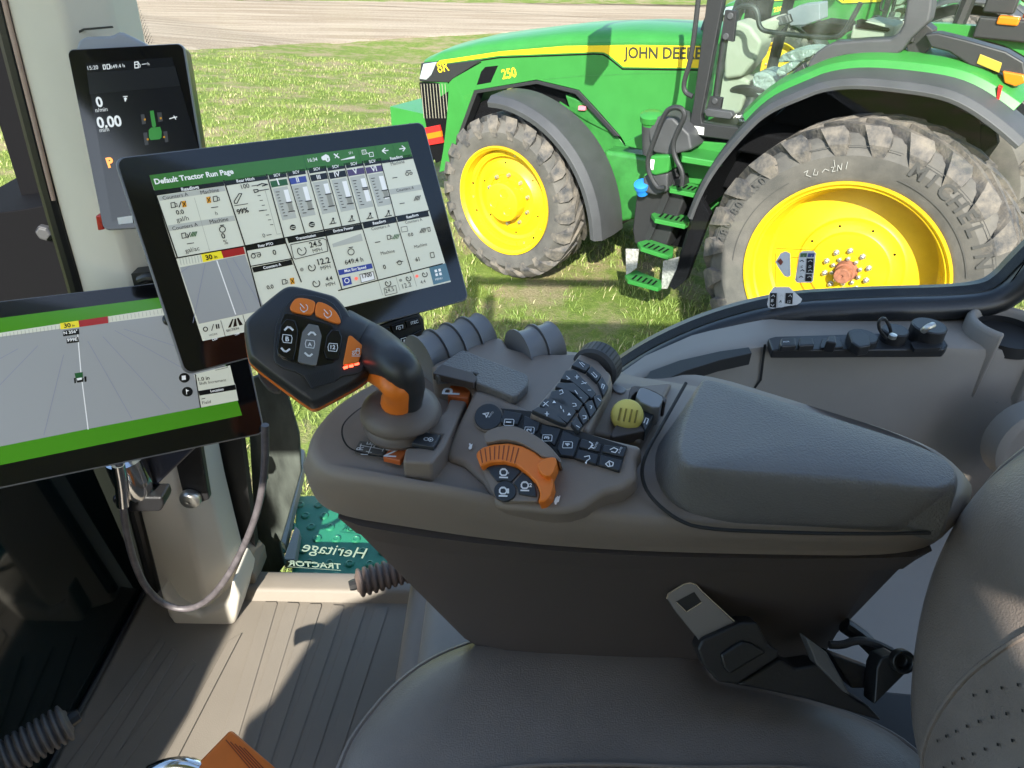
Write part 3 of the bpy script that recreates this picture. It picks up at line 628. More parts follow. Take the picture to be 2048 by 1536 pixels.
# corner pillar
yp = .90
Y0 = Fr((0, yp, 0), (1, 0, 0), (0, 0, 1), (0, -1, 0))
L = []
for (l, mm, r) in (((-12, -90), (80, -95), (196, -100)), ((8, 0), (118, 0), (220, 0)), ((60, 205), (165, 200), (262, 195)), ((110, 400), (215, 395), (315, 390)), ((165, 590), (270, 585), (365, 580)), ((215, 790), (318, 790), (385, 790)), ((262, 960), (352, 960), (414, 955)), ((300, 1100), (390, 1110), (452, 1100)), ((334, 1240), (420, 1262), (486, 1225))):
    a, b, c = Y0.P(*l), Y0.P(*mm, .035), Y0.P(*r)
    L.append([a+V((.01, .07, 0)), a, a.lerp(b, .5)-V((0, .008, 0)), b, b.lerp(c, .5)-V((0, .003, 0)), c, c+V((0, .07, 0))])
cols = [resample(smooth(list(c), 1), 40) for c in zip(*L)]
m = MB(); m.loft([list(c) for c in zip(*cols)], tan_pl); pil = m.build('corner_pillar', cab, .008, angle=45, seg=3)
m = MB(); m.tube([Y0.P(x-9, y, .0) for x, y in [(-12, -90), (8, 0), (60, 205), (110, 400), (165, 590), (215, 790), (262, 960), (318, 1180)]], .011, seal, it=1)
m.tube([Y0.P(x-1, y, .006) for x, y in [(-12, -90), (8, 0), (60, 205), (108, 400)]], .003, pm('pillar_trim_strip', (.45, .33, .28), .4), it=1); m.build('pillar_seal', pil)
m = MB(); m.pp(Y0, [(152, 64), (166, 57), (224, 52), (226, 56), (168, 61), (156, 68), (147, 98), (143, 97)], .026, .0275, dark_in); m.build('pillar_cover_gap', pil, smoothf=False)
m = MB(); m.pp(Y0, [(190, 432), (203, 430), (208, 460), (195, 462)], .02, .05, redl); m.build('red_tab', pil, .002)
m = MB(); bz = Fr((0, .85, 0), (1, 0, 0), (0, 0, 1), (0, -1, 0)); m.pp(bz, [(318, 1182), (352, 1215), (400, 1232), (455, 1205), (462, 1165), (480, 1195), (470, 1250), (400, 1284), (362, 1270), (335, 1235)], -.10, .0, tan_pl); m.build('pillar_boot', pil, .012, seg=3)
m = MB(); m.pp(Y0, [(345, 905), (400, 890), (418, 1000), (372, 1018)], .03, .045, black_in); m.lathe(Y0.P(384, 992, .045), Y0.n, [(.018, 0), (.018, .01), (.014, .016), (.004, .018), (.001, .017)], steel, 20); m.build('bracket_plate', pil, .003)
m = MB(); m.pp(Y0, [(262, 548), (320, 540), (332, 562), (268, 572)], .03, .05, black_in); m.tube([Y0.P(280, 560, .055), Y0.P(300, 552, .06), Y0.P(318, 560, .055)], .006, black_in); m.build('pillar_socket', pil, .003)
# windscreen side on the left
wx = Fr((-.745, 0, 0), (0, 1, 0), (0, 0, 1), (1, 0, 0))
m = MB(); m.box(wx, -1.0, .93, FZ-.25, 2.50, -.006, 0, darkpane); m.build('windshield_lower', cab)
m = MB(); m.box(wx, -1.0, .86, 2.50, 3.42, -.006, 0, glass('windshield_glass', (.9, .93, .93), .12)); m.build('windshield', cab)
m = MB(); m.tube([V((-.738, .92, FZ+.01)), V((-.738, .3, FZ+.01)), V((-.738, -.6, FZ+.01))], .005, seal, it=0); m.build('windshield_seal', cab)
m = MB(); m.pp(Fr((0, .985, 0), (1, 0, 0), (0, 0, 1), (0, -1, 0)), [(120, 860), (480, 860), (516, 1130), (500, 1200), (120, 1200)], -.02, 0, dark_in); m.build('corner_filler', cab)
gp = Fr((-.78, 0, 0), (0, 1, 0), (0, 0, 1), (1, 0, 0))
m = MB(); m.box(gp, .25, .78, FZ-.14, FZ+.02, -.2, 0, green); m.build('outer_green_panel', cab, .02)
# right window, seal and frit
yg = 1.055; G = Fr((0, yg, 0), (1, 0, 0), (0, 0, 1), (0, -1, 0))
m = MB(); m.box(G, -.62, 1.7, 1.60, 3.42, -.006, 0, pane); gl = m.build('side_window', cab)
sp = [(2140, 470), (2075, 530), (2030, 578), (1985, 602), (1900, 610), (1790, 612), (1690, 616), (1590, 622), (1500, 640), (1410, 668), (1320, 708), (1250, 752), (1200, 795), (1150, 850), (1100, 930), (1060, 1020), (1010, 1120), (950, 1172), (860, 1185), (700, 1176), (590, 1170), (540, 1164), (515, 1146), (505, 1118)]
P_ = [G.P(x, y, .0) for x, y in sp]
for q in P_[14:]: q.y -= .105
m = MB(); m.tube([q+V((0, 0, -.006)) for q in P_], .021, seal, n=12); m.tube([q+V((0, .03, -.006)) for q in P_[:14]], .026, seal, n=10); m.build('window_seal', cab)
m = MB(); fri = pm('black_frit', (.01, .012, .012), .25)
m.pp(G, [(200, -60), (228, -60), (246, 0), (268, 78), (330, 110), (330, 400), (440, 780), (520, 1140), (500, 1150), (390, 800), (270, 300)], -.004, .002, fri)
m.build('window_frit', gl)
m = MB()
for r_ in range(3):
    for i in range(34):
        x, y = 250+r_*5.5+i*1.35+(i % 2)*2.4, -20+i*3.2; p = G.px(x, y, .002); s_ = .0011-.00022*r_
        m.add([G.p(p[0]+s_*c, p[1]+s_*d, .002) for c, d in ((-1, 0), (0, -1), (1, 0), (0, 1))], [[0, 1, 2, 3]], fri)
for r_ in range(4):
    for i in range(120):
        x = 1990+(i % 40)*1.5+r_*2; y = 612-(i % 40)*2.2-r_*3
        if i > 39: break
        p = G.px(x, y, .003); s_ = .0018-.0003*r_
        m.add([G.p(p[0]+s_*c, p[1]+s_*d, .003) for c, d in ((-1, 0), (0, -1), (1, 0), (0, 1))], [[0, 1, 2, 3]], fri)
m.build('frit_dots', gl, smoothf=False)
m = MB(); m.pp(G, [(492, 760), (560, 740), (598, 870), (602, 945), (575, 1040), (560, 1090), (570, 1130), (548, 1160), (520, 1150), (508, 1050)], -.004, .006, pm('worn_dark_panel', (.05, .058, .05), .55, var=.8, vscale=14, stretch=(1, 1, .25))); m.build('door_edge_trim', cab, .003)
# stickers on the pane
stk = pm('silver_sticker', (.78, .79, .8), .4); stb = pm('sticker_black', (.015, .015, .017), .4); stw = pm('sticker_white', (.7, .7, .7), .5); stf = pm('faded_lettering', (.16, .22, .18), .6)
zb = lambda x, y: (1340+.3457*x, 230+.3457*y)
m = MB()
m.flat(G, [zb(*p) for p in [(600, 995), (690, 995), (765, 1065), (755, 1085), (690, 1125), (640, 1130), (570, 1115), (562, 1095), (575, 1030)]], .002, stk)
m.flat(G, [zb(*p) for p in [(610, 850), (640, 800), (668, 788), (695, 800), (698, 930), (680, 938), (660, 930), (625, 880)]], .002, stk)
m.flat(G, [zb(*p) for p in [(620, 845), (640, 830), (655, 850), (640, 870)]], .003, pm('sticker_red', (.25, .06, .04), .5))
m.flat(G, [zb(*p) for p in [(765, 787), (830, 785), (845, 800), (828, 960), (815, 970), (735, 970), (723, 955), (750, 800)]], .002, stk)
for a_, b_, mt in (((757, 800), (793, 822), pm('sticker_green', (.08, .16, .08), .5)), ((800, 800), (837, 822), pm('sticker_blue', (.07, .09, .28), .5)), ((746, 830), (786, 914), stk), ((792, 830), (832, 914), stb), ((738, 920), (780, 962), stk), ((786, 920), (822, 962), stb)):
    m.flat(G, [zb(a_[0], a_[1]), zb(b_[0], a_[1]), zb(b_[0]-4, b_[1]), zb(a_[0]-4, b_[1])], .003, mt)
for t_, p_, q_, mt in (('I', (770, 820), (776, 820), stw), ('II', (812, 820), (824, 820), stw), ('C', (755, 884), (768, 884), stb), ('D', (801, 884), (815, 884), stw)):
    m.text(G, t_, zb(*p_), zb(*q_), mt, .004, .02)
for x_, y_ in ((755, 895), (800, 895), (752, 840), (800, 840), (748, 932), (796, 932)): m.spx(G, [zb(x_, y_+8), zb(x_+12, y_), zb(x_+22, y_+8)], .0012, .004, stw if x_ > 780 else stb)
for x0_, x1_, mt in ((577, 618, stb), (622, 662, stk), (667, 712, stb)):
    m.flat(G, [zb(x0_+3, 1030), zb(x1_, 1030), zb(x1_-4, 1115 if x0_ < 660 else 1095), zb(x0_, 1112 if x0_ < 660 else 1090)], .003, mt)
for t_, p_, q_, mt in (('B', (583, 1082), (597, 1082), stw), ('A', (630, 1085), (646, 1085), stb), ('12', (676, 1086), (698, 1086), stw)):
    m.text(G, t_, zb(*p_), zb(*q_), mt, .004, .02)
for x_ in (588, 636, 686):
    m.spx(G, [zb(x_, 1050), zb(x_+10, 1040), zb(x_+18, 1052)], .0012, .004, stw)
    if x_ < 660: m.spx(G, [zb(x_-4, 1096), zb(x_+6, 1106), zb(x_+14, 1096)], .0012, .004, stw)
m.spx(G, [zb(610, 800), zb(610, 1000)], .0008, .002, stb); m.spx(G, [zb(613, 772), zb(850, 782)], .0008, .002, stb); m.spx(G, [zb(700, 826), zb(742, 826)], .001, .002, stb)
m.build('control_sticker', gl, smoothf=False)
# mirrored dealer lettering low on the door pane
z6 = lambda x, y: (500+x/3.413, 900+y/3.413)
film = glass('sticker_film', (.97, .99, .98), .2)
m = MB(); GD = Fr((0, .955, 0), (1, 0, 0), (0, 0, 1), (0, -1, 0))
m.text(GD, 'TRACTOR', z6(622, 812), z6(262, 788), stf, .002, .015, mirror=True)
m.spx(GD, [z6(258, 796), z6(620, 822)], .0012, .002, stf); m.spx(GD, [z6(262, 762), z6(560, 782)], .0012, .002, stf)
m.text2(GD, 'Heritage', GD.px(*z6(770, 740), .002), GD.px(*z6(350, 690), .002), stf, .002, .0, mirror=True, squash=1.25, shear=-.35)
m.build('dealer_lettering', gl, smoothf=False)
# step plate outside the door
SF = hz(1.80); m = MB(); sgm = pm('step_plate_green', (.025, .20, .11), .35, var=.2, vscale=6)
pl_ = [(594, 992), (760, 985), (960, 1000), (960, 1230), (580, 1190)]
m.pp(SF, pl_, -.02, 0, sgm); sp_ = m.build('step_plate', cab, .003)
m = MB()
o_ = SF.px(600, 1010); u_ = .048
for i in range(12):
    for j in range(9):
        x, y = o_[0]+(i+.5*(j % 2))*u_, o_[1]-j*u_*.8
        m.lathe(SF.p(x, y, 0), SF.n if SF.n.z > 0 else -SF.n, [(.012, 0), (.010, .004), (.007, .005), (.005, .003), (.001, .003)], sgm, 10)
m.build('step_dimple', sp_)
m = MB(); sb_ = hz(1.83); 
for q in ([(570, 1090), (605, 945), (610, 900), (590, 890), (560, 1000), (556, 1075)], [(565, 1120), (590, 1120), (600, 1060), (590, 1050)], ): m.pp(sb_, q, -.03, 0, pm('outer_grey_bracket', (.22, .22, .19), .6))
m.build('outer_bracket', cab, .004)
# side wall with its shelf
shz = 2.53; SH = hz(shz); W = MB()
def wall_y(x): return at(1530, 690, shz).y+.02*max(0, x-.3)
fe = [(1150, 820), (1220, 786), (1290, 752), (1400, 716), (1530, 690), (1700, 690), (1895, 694), (2060, 700), (2200, 708)]
be = [(1130, 800), (1205, 772), (1290, 712), (1390, 668), (1520, 640), (1700, 628), (1900, 626), (2060, 630), (2220, 640)]
F1 = resample([SH.P(*p) for p in fe], 30); F2 = resample([SH.P(*p) for p in be], 30)
W.loft([[b_+V((0, .0, 0)), b_+(a_-b_)*.5, a_+V((0, .012, .0)), a_+V((0, .003, -.004)), a_+V((0, .0, -.014)), a_+V((0, -.004, -.09)), a_+V((0, -.022, -.13)), a_+V((0, -.03, -.35)), V((a_.x, a_.y-.02, FZ-.02))] for a_, b_ in zip(F1, F2)], grey_in, closed=False)
wall = W.build('side_wall', cab, angle=40)
m = MB(); m.spx(Fr((0, F1[12].y-.002, 0), (1, 0, 0), (0, 0, 1), (0, -1, 0)), [(1530, 690), (1521, 760), (1510, 775)], .004, .004, dark_in); m.build('panel_gap', wall, smoothf=False)
m = MB(); m.pp(SH, [(1288, 762), (1300, 742), (1360, 720), (1440, 702), (1498, 694), (1504, 706), (1440, 720), (1370, 742), (1320, 764), (1296, 772)], -.02, .002, dark_in); m.build('storage_slot', wall, .001)
m = MB(); m.pp(SH, [(1536, 676), (1550, 672), (1880, 662), (1897, 690), (1890, 698), (1545, 700)], -.01, .006, black_in); ps = m.build('power_panel', wall, .003)
def sock_box(name, px, h, mat): m = MB(); m.pp(SH, px, .006, h, mat); return m.build(name, ps, .003)
sock_box('switch', [(1560, 684), (1563, 675), (1592, 674), (1594, 690), (1562, 692)], .018, black_in); sock_box('switch', [(1597, 684), (1600, 674), (1626, 674), (1630, 689), (1598, 691)], .018, black_in)
sock_box('socket_cover', [(1640, 690), (1645, 676), (1680, 674), (1688, 694), (1642, 696)], .010, black_in); sock_box('socket_flap', [(1652, 682), (1658, 670), (1672, 670), (1674, 686)], .026, black_in)
m = MB(); m.text(SH, 'AUX', (1567, 685), (1580, 684), stw, .0186, .01); m.build('switch_lettering', ps)
dsk = lambda x, y, r, h0, h1, mat, extra=(): (lambda b: b.lathe(SH.P(x, y, .006), UZ, [(r, h0), (r, h1-.002), (r-.002, h1), (r*.7, h1), (.001, h1)], mat, 28))(MB())
dsk(1722, 684, .023, 0, .012, black_in).build('round_socket_cap', ps); sock_box('cap_lid', [(1704, 684), (1696, 662), (1718, 657), (1740, 672), (1742, 690), (1720, 694)], .024, black_in)
b_ = dsk(1784, 680, .020, 0, .02, black_in); b_.lathe(SH.P(1784, 676, .028), UZ, [(.006, 0), (.006, .006), (.001, .007)], steel, 12)
b_.tube([SH.P(1772, 676, .02), SH.P(1758, 660, .04), SH.P(1757, 642, .055), SH.P(1768, 634, .06), SH.P(1778, 650, .045), SH.P(1782, 664, .03)], .0025, black_in); b_.build('data_connector', ps)
b_ = dsk(1848, 678, .026, 0, .026, black_in); b_.pp(SH, [(1826, 694), (1822, 684), (1872, 676), (1886, 690), (1880, 696), (1830, 698)], .006, .012, black_in); b_.tube([SH.P(1846, 662, .036), SH.P(1856, 654, .046), SH.P(1866, 650, .046)], .005, steel); b_.build('trailer_connector', ps)
# cup holder at the right end of the shelf
m = MB(); cc = SH.P(2010, 672); n = 40; loops = []
for r_, h in ((.062, -.10), (.062, .020), (.058, .028), (.050, .028), (.046, .020), (.046, -.14)):
    row = []
    for i in range(n+1):
        a = R(-140)+R(296)*i/n; row.append(cc+V((r_*math.sin(a)*1.02, r_*math.cos(a), h)))
    loops.append(row)
m.loft([list(c) for c in zip(*loops)], grey_in, caps=True); ch = m.build('cup_holder', wall, .004, angle=40)
q_ = [[cc+V((r_*math.sin(R(-138)+R(292)*i/n)*1.02, r_*math.cos(R(-138)+R(292)*i/n), h)) for r_, h in ((.0452, .014), (.0452, -.12))] for i in range(n+1)]
m = MB(); m.loft(q_, dark_in, closed=False); m.build('cup_liner', ch)
m = MB(); m.lathe(cc+V((0, 0, .003)), UZ, [(.0455, -.02), (.0455, .0), (.001, .0)], dark_in, 32); m.box(Fr(cc, (1, 0, 0), (0, 0, 1), (0, -1, 0)), -.040, .036, -.095, .001, .0, .034, dark_in); m.build('cup_shade_fill', ch)  # solid black disc and block paint in the holder's shaded inside
m = MB(); m.lathe(cc+V((0, 0, -.10)), UZ, [(.05, 0), (.05, .002), (.001, .002)], dark_in, 24); m.build('cup_base', ch)
m = MB(); q_ = Fr((0, .84, 0), (1, 0, 0), (0, 0, 1), (0, -1, 0)); m.lathe(q_.P(2078, 895, .0), V((0, -1, .2)), [(.07, -.03), (.07, .008), (.062, .012), (.055, .012), (.05, .004), (.001, .004)], grey_in, 32); m.build('air_vent', wall)
# roof, added left panel and rear frame: what shades the cab
m = MB(); m.box(hz(3.42), -1.0, 1.15, -.78, .22, 0, .14, pm('roof_liner', (.6, .58, .53), .8)); m.build('roof', cab, .04)
m = MB(); m.box(hz(3.42), -1.0, -.88, .22, 1.14, 0, .1, grey_in); m.box(hz(3.42), 1.05, 1.15, .22, 1.14, 0, .1, grey_in); m.box(hz(3.42), -.88, 1.05, 1.08, 1.14, 0, .08, grey_in); m.box(hz(3.44), -.88, 1.05, .22, 1.08, 0, .006, pane); m.build('added_skylight', cab)  # added glass roof panel, placed to let in sky light but no sun
yl = -.95; LW = Fr((0, yl, 0), (1, 0, 0), (0, 0, 1), (0, 1, 0))
def back(px, z=FZ): p = at(*px, z); t = (p.y-yl)/-SUN.y; q = p+SUN*t; return (q.x, q.z)
edge = [back(p) for p in [(775, 1168), (735, 1190), (690, 1208), (640, 1252), (590, 1330), (545, 1400), (495, 1440), (488, 1500)]]
m = MB(); m.prism(LW, edge[:1]+[(edge[0][0]+.02, 3.56), (.245, 3.56), (.255, 3.50), (.60, 3.50), (.61, 3.56), (1.12, 3.56), (1.12, 1.9), (-.55, 1.9), (-.57, 2.6), (-.60, 2.9)]+edge[::-1][:-1], -.04, 0, grey_in); m.build('left_shade_panel', cab)  # unseen panel added to block sun; edge and notch shape the lit patches
lf = [back(p) for p in [(505, 1168), (440, 1290), (400, 1380), (322, 1505), (250, 1600)]]  # pillar edge shaped to bound the sun patch on the floor
m = MB(); m.prism(LW, [(lf[0][0]+.01, 3.56)]+lf+[(lf[-1][0]-.02, 2.4), (-.80, 1.9), (-1.0, 1.9), (-1.0, 3.56)], -.04, 0, black_in); m.build('left_front_pillar', cab)
m = MB(); m.box(Fr((1.1, 0, 0), (0, 1, 0), (0, 0, 1), (1, 0, 0)), -1.0, 1.1, 1.8, 2.55, 0, .05, grey_in); m.build('rear_wall', cab)
m = MB(); m.tube([V((1.08, 1.1, 2.55)), V((1.1, 1.1, 3.45))], .05, grey_in, it=0); m.build('rear_pillar', cab)
m = MB(); m.tube([V((-.745, -.93, 3.36)), V((-.745, .9, 3.36))], .05, grey_in, it=0); m.build('windshield_header', cab)
# body of our own tractor below the window line
m = MB(); m.box(hz(0), -.9, 1.6, -.95, .93, .9, FZ-.05, deep); m.box(hz(0), .5, 1.3, .95, 1.5, .25, 2.0, deep); m.build('chassis', cab, .05)
# intake column outside the windscreen corner
m = MB(); yo = Fr((0, 1.35, 0), (1, 0, 0), (0, 0, 1), (0, -1, 0)); st_ = pm('stack_blue_black', (.012, .015, .022), .5, var=.5, vscale=6)
m.pp(yo, [(-120, 50), (20, 50), (70, 230), (122, 420), (46, 404), (0, 256), (-120, -60)], -.3, 0, deep)
m.pp(yo, [(-120, 440), (40, 420), (122, 405), (190, 640), (-120, 660)], -.2, .1, deep); m.lathe(yo.P(94, 462, .1), yo.n, [(.016, 0), (.016, .012), (.012, .016), (.001, .016)], grey_pl, 6); m.build('intake_column', cab, .015)
# ================================================================ ARMREST CONSOLE
con = pm('console_taupe_plastic', (.21, .17, .14), .5, bump=.3, bscale=1400, var=.06, vscale=5)
skirtm = pm('console_skirt_plastic', (.075, .06, .054), .6, bump=.3, bscale=1200, var=.08, vscale=4)
padm = pm('soft_pad_vinyl', (.15, .143, .138), .5, bump=1.0, bscale=520, var=.10, vscale=6)
btn = pm('button_black', (.022, .025, .03), .42)
gloss = pm('gloss_black', (.008, .008, .01), .12, coat=.3)
orange = pm('orange_plastic', (.78, .19, .018), .42, var=.05, vscale=20, bump=.08, bscale=900)
dkorange = pm('dim_orange_key', (.5, .12, .03), .35)
leverm = pm('lever_blue_grey', (.20, .20, .205), .42, bump=.1, bscale=900)
stick = pm('joystick_black', (.025, .026, .029), .42, bump=.12, bscale=1200)
greyb = pm('grey_rocker', (.17, .17, .17), .22)
icon = pm('icon_white', (.78, .78, .78), .5)
led = pm('red_led', (1., .10, .05), .4, emit=1.5)
yelk = pm('pale_yellow_knob', (.72, .60, .14), .45)
z1 = lambda x, y: (470+x/4.042, 550+y/4.042)
z2 = lambda x, y: (840+x/3.840, 640+y/3.840)
Z1 = lambda *p: [z1(*q) for q in p]
Z2 = lambda *p: [z2(*q) for q in p]
console = thing('armrest_console', 'taupe plastic armrest console with joystick, orange throttle dial and long padded lid', 'console', (.1, .5, 2.45))
near_ = [((614, 905), (610, 940)), ((620, 925), (618, 972)), ((640, 948), (640, 1000)), ((690, 965), (690, 1020)), ((780, 978), (780, 1034)), ((900, 996), (900, 1053)), ((1040, 1030), (1040, 1071)), ((1180, 1040), (1190, 1083)), ((1330, 1056), (1340, 1090)), ((1600, 1068), (1600, 1096)), ((1800, 1068), (1800, 1097)), ((1900, 1050), (1895, 1072)), ((1938, 985), (1936, 1005)), ((1932, 945), (1932, 962))]
far_ = [(1850, 890), (1600, 812), (1405, 752), (1320, 772), (1240, 756), (1196, 716), (1100, 708), (1010, 700), (985, 684), (900, 712), (850, 728), (800, 750), (720, 785), (660, 825), (626, 866)]
top = []; bot = []
for k, (a, b) in enumerate(near_):
    top.append(at(*a, 2.69 if k < 6 else 2.674)); bot.append(at(*b, 2.645))
for a in far_:
    p = at(*a, 2.69); top.append(p); bot.append(V((p.x, p.y+.004, 2.60)))
top = smooth(top, 2, True); bot = smooth(bot, 2, True); cen = sum(top, V())/len(top)
ins = lambda L, d, dz: [V((p.x, p.y, 0)).lerp(V((cen.x, cen.y, 0)), d)+V((0, 0, p.z+dz)) for p in L]
m = MB(); m.loft([ins(bot, .05, -.012), ins(bot, .006, -.010), bot, [a.lerp(b, .5)+(a-cen).normalized()*.004 for a, b in zip(top, bot)], top, ins(top, .02, .006), ins(top, .05, .009)], con); shell = m.build('console_shell', console, .0, angle=50)
m = MB()
sk_t = [at(*p, 2.6335) for p in [(668, 1030), (700, 1050), (900, 1082), (1200, 1110), (1500, 1118), (1830, 1116), (1880, 1105)]]
sk_b = [at(*p, 2.44) for p in [(925, 1272), (940, 1290), (1050, 1320), (1250, 1330), (1450, 1330), (1640, 1315), (1668, 1290)]]
ft = [V((p.x, p.y+.17, p.z)) for p in sk_t[::-1]]; fb_ = [V((p.x, p.y+.16, p.z)) for p in sk_b[::-1]]
lp = lambda a: resample(smooth(a, 1, True), 60, True)
A_, B_ = sk_t+ft, sk_b+fb_
m.loft([lp(A_), lp([a.lerp(b, .12)+V((0, .002, 0)) for a, b in zip(A_, B_)]), lp([a.lerp(b, .125)+V((0, .005, 0)) for a, b in zip(A_, B_)]), lp(B_)], skirtm); m.build('console_skirt', console, angle=45)
# padded lid
pt = [(1331, 929), (1437, 941), (1595, 953), (1753, 968), (1871, 982), (1912, 974), (1926, 955), (1912, 925), (1870, 900), (1780, 866), (1640, 820), (1500, 780), (1410, 753), (1394, 758)]
pb = [(1300, 1000), (1398, 1057), (1560, 1064), (1713, 1067), (1850, 1066), (1898, 1056)]
tp = [at(*p, 2.738) for p in pt]; bp_ = [at(*p, 2.672) for p in pb]+[V((p.x+.005, p.y-.002, 2.672)) for p in tp[5:7]]+[V((p.x+.002, p.y+.003, 2.672)) for p in tp[7:13]]+[at(1290, 900, 2.672)]
tp = smooth(tp, 2, True); bp_ = smooth(bp_, 2, True); pc = sum(tp, V())/len(tp)
def polar_loop(L, n):
    o = []
    for k in range(n):
        a = 6.2831853*k/n; dx, dy = math.cos(a), math.sin(a); best = None
        for p, q in zip(L, L[1:]+L[:1]):
            ex, ey = q.x-p.x, q.y-p.y; det = dx*-ey+dy*ex
            if abs(det) < 1e-12: continue
            rx, ry = p.x-pc.x, p.y-pc.y
            t = (rx*-ey+ry*ex)/det; s_ = (dx*ry-dy*rx)/det
            if t > 0 and -1e-6 <= s_ <= 1+1e-6 and (best is None or t > best[0]): best = (t, p.lerp(q, s_))
        o.append(best[1])
    return o
angs = 240; tp = polar_loop(tp, angs); bp_ = polar_loop(bp_, angs)
mm = []
rows_ = [('l', t) for t in (0, .06, .3, .55, .70)]+[('b', t) for t in (.15, .3, .45, .6, .75, .9, 1.)]
for kd, t in rows_:
    row = []
    for a, b in zip(tp, bp_):
        o_ = V((pc.x-a.x, pc.y-a.y, 0)).normalized()*.007; q1 = b.lerp(a, .70); q2 = a+V((0, 0, .0005)); q3 = a+o_
        row.append(b.lerp(a, t)+(b-pc).normalized()*(.0 if t else -.003) if kd == 'l' else q1*(1-t)**2+q2*2*t*(1-t)+q3*t*t)
    mm.append(row)
mm.insert(0, [p+(pc-p).normalized()*.006 for p in mm[0]])
m = MB(); m.loft(mm+[[p.lerp(pc, .08)+V((0, 0, .0012)) for p in mm[-1]], [p.lerp(pc, .25)+V((0, 0, .0025)) for p in mm[-1]], [p.lerp(pc, .6)+V((0, 0, .004)) for p in mm[-1]], [p.lerp(pc, .9)+V((0, 0, .0045)) for p in mm[-1]]], padm); pad = m.build('armrest_pad', console, angle=75)
m = MB(); fp = fr3((1362, 768, 2.735), (1279, 917, 2.70), (1300, 990, 2.68))
m.tube([at(1372, 766, 2.742), at(1330, 840, 2.728), at(1288, 912, 2.714), at(1282, 955, 2.702), at(1300, 995, 2.692), at(1350, 1038, 2.684), at(1402, 1058, 2.682), at(1560, 1065, 2.682), at(1720, 1068, 2.682), at(1860, 1066, 2.682)], .0016, dark_in); m.build('pad_gap', pad)
m = MB(); m.tube([at(x, y, 2.672) for x, y in ()] or [at(1100, 1028, 2.674), at(1230, 1064, 2.660), at(1290, 1064, 2.658), at(1328, 1036, 2.672)], .0009, dark_in); m.build('shell_gap', shell)
TOP = hz(2.6995)
m = MB(); m.stroke(TOP, sm2([TOP.px(*p) for p in Z1((1060, 1070), (960, 1140), (880, 1220), (865, 1290), (880, 1360), (920, 1420), (1000, 1455), (1100, 1480), (1350, 1515))], 2, False), .0016, .0035, dark_in); m.build('well_gap', shell, smoothf=False)
# gaiter and joystick
bc = at(800, 805, 2.735)
m = MB(); prof = [(.029, -.040), (.033, -.037), (.028, -.031), (.0345, -.027), (.035, -.024), (.030, -.021), (.030, -.018), (.0365, -.013), (.0368, -.010), (.034, -.003), (.027, .003), (.020, .005), (.001, .005)]
m.lathe(bc, UZ, prof, pm('gaiter_rubber', (.13, .105, .09), .5, bump=.15, bscale=500), 48); m.build('joystick_gaiter', console, angle=60)
HO = CAM+ray(612, 692)*.60; HN = V((.25, -.68, .69)).normalized(); hx = (RT-HN*RT.dot(HN)).normalized(); HF = Fr(HO, hx, HN.cross(hx), HN)
hp = [(484, 652), (486, 640), (500, 624), (560, 574), (575, 567), (592, 567), (660, 584), (674, 590), (690, 608), (712, 640), (722, 652), (742, 690), (752, 720), (744, 742), (728, 760), (650, 802), (630, 812), (616, 808), (500, 722), (492, 708)]
m = MB(); hpu = sm2([HF.px(*p) for p in hp], 2); hcx = sum(x for x, y in hpu)/len(hpu); hcy = sum(y for x, y in hpu)/len(hpu)
sc = lambda k: [(hcx+(x-hcx)*k, hcy+(y-hcy)*k) for x, y in hpu]
m.loft([[HF.p(*q, w_) for q in sc(k)] for k, w_ in ((.90, -.034), (1.0, -.024), (1.005, -.016), (.985, -.006), (.94, -.001), (.90, .0005))], stick); joy = m.build('joystick', console, angle=55)
m = MB(); m.loft([[HF.p(*q, w_) for q in sc(k)] for k, w_ in ((.80, -.046), (.95, -.042), (1.018, -.034), (1.02, -.026), (1.006, -.022))], orange); m.build('orange_underside', joy, angle=55)
ip = Z1((455, 185), (500, 150), (700, 170), (830, 250), (880, 400), (930, 470), (1062, 545), (1046, 770), (1000, 800), (860, 820), (830, 850), (620, 915), (545, 800), (335, 740), (305, 640), (335, 340))
m = MB(); m.pp(HF, ip, -.004, .0028, stick, 1); m.build('face_plate', joy, .0012)
def key(name, pts, h, mat, par_, fr=HF, sm=1, w0=.002, bev=.0012):
    m = MB(); m.pp(fr, pts, w0, h, mat, sm); return m.build(name, par_, bev)
key('cruise_key', Z1((440, 270), (455, 225), (495, 182), (560, 182), (640, 205), (652, 230), (630, 322), (560, 318), (465, 298)), .0062, orange, joy)
key('cruise_key', Z1((655, 212), (720, 222), (800, 270), (850, 345), (856, 396), (790, 385), (690, 345), (640, 322)), .0058, orange, joy)
wl = MB(); wl.pp(HF, Z1((385, 310), (440, 305), (880, 430), (845, 700), (650, 745), (500, 715), (345, 670), (330, 560)), .002, .0034, gloss, 1); wl.build('rocker_bezel', joy, .0008)
key('rocker', Z1((378, 345), (520, 372), (482, 680), (455, 692), (352, 652), (338, 600)), .0075, gloss, joy); key('rocker', Z1((556, 385), (712, 415), (664, 720), (645, 735), (515, 706), (505, 690)), .0082, greyb, joy); key('rocker', Z1((748, 432), (876, 446), (842, 670), (830, 688), (705, 672)), .0066, gloss, joy)
key('stop_key', Z1((925, 488), (945, 492), (1028, 565), (1034, 600), (1000, 702), (985, 710), (878, 727), (872, 715), (915, 500)), .0062, orange, joy, sm=0)
for q in (Z1((872, 742), (912, 728), (915, 750), (880, 760)), Z1((920, 728), (956, 720), (960, 740), (925, 746)), Z1((964, 714), (1002, 704), (1005, 722), (968, 730))): key('indicator_light', q, .0045, led, joy, sm=0, bev=.0003)
thw = MB(); thw.pp(HF, Z1((558, 812), (800, 752), (812, 858), (620, 916)), .002, .0045, stick)
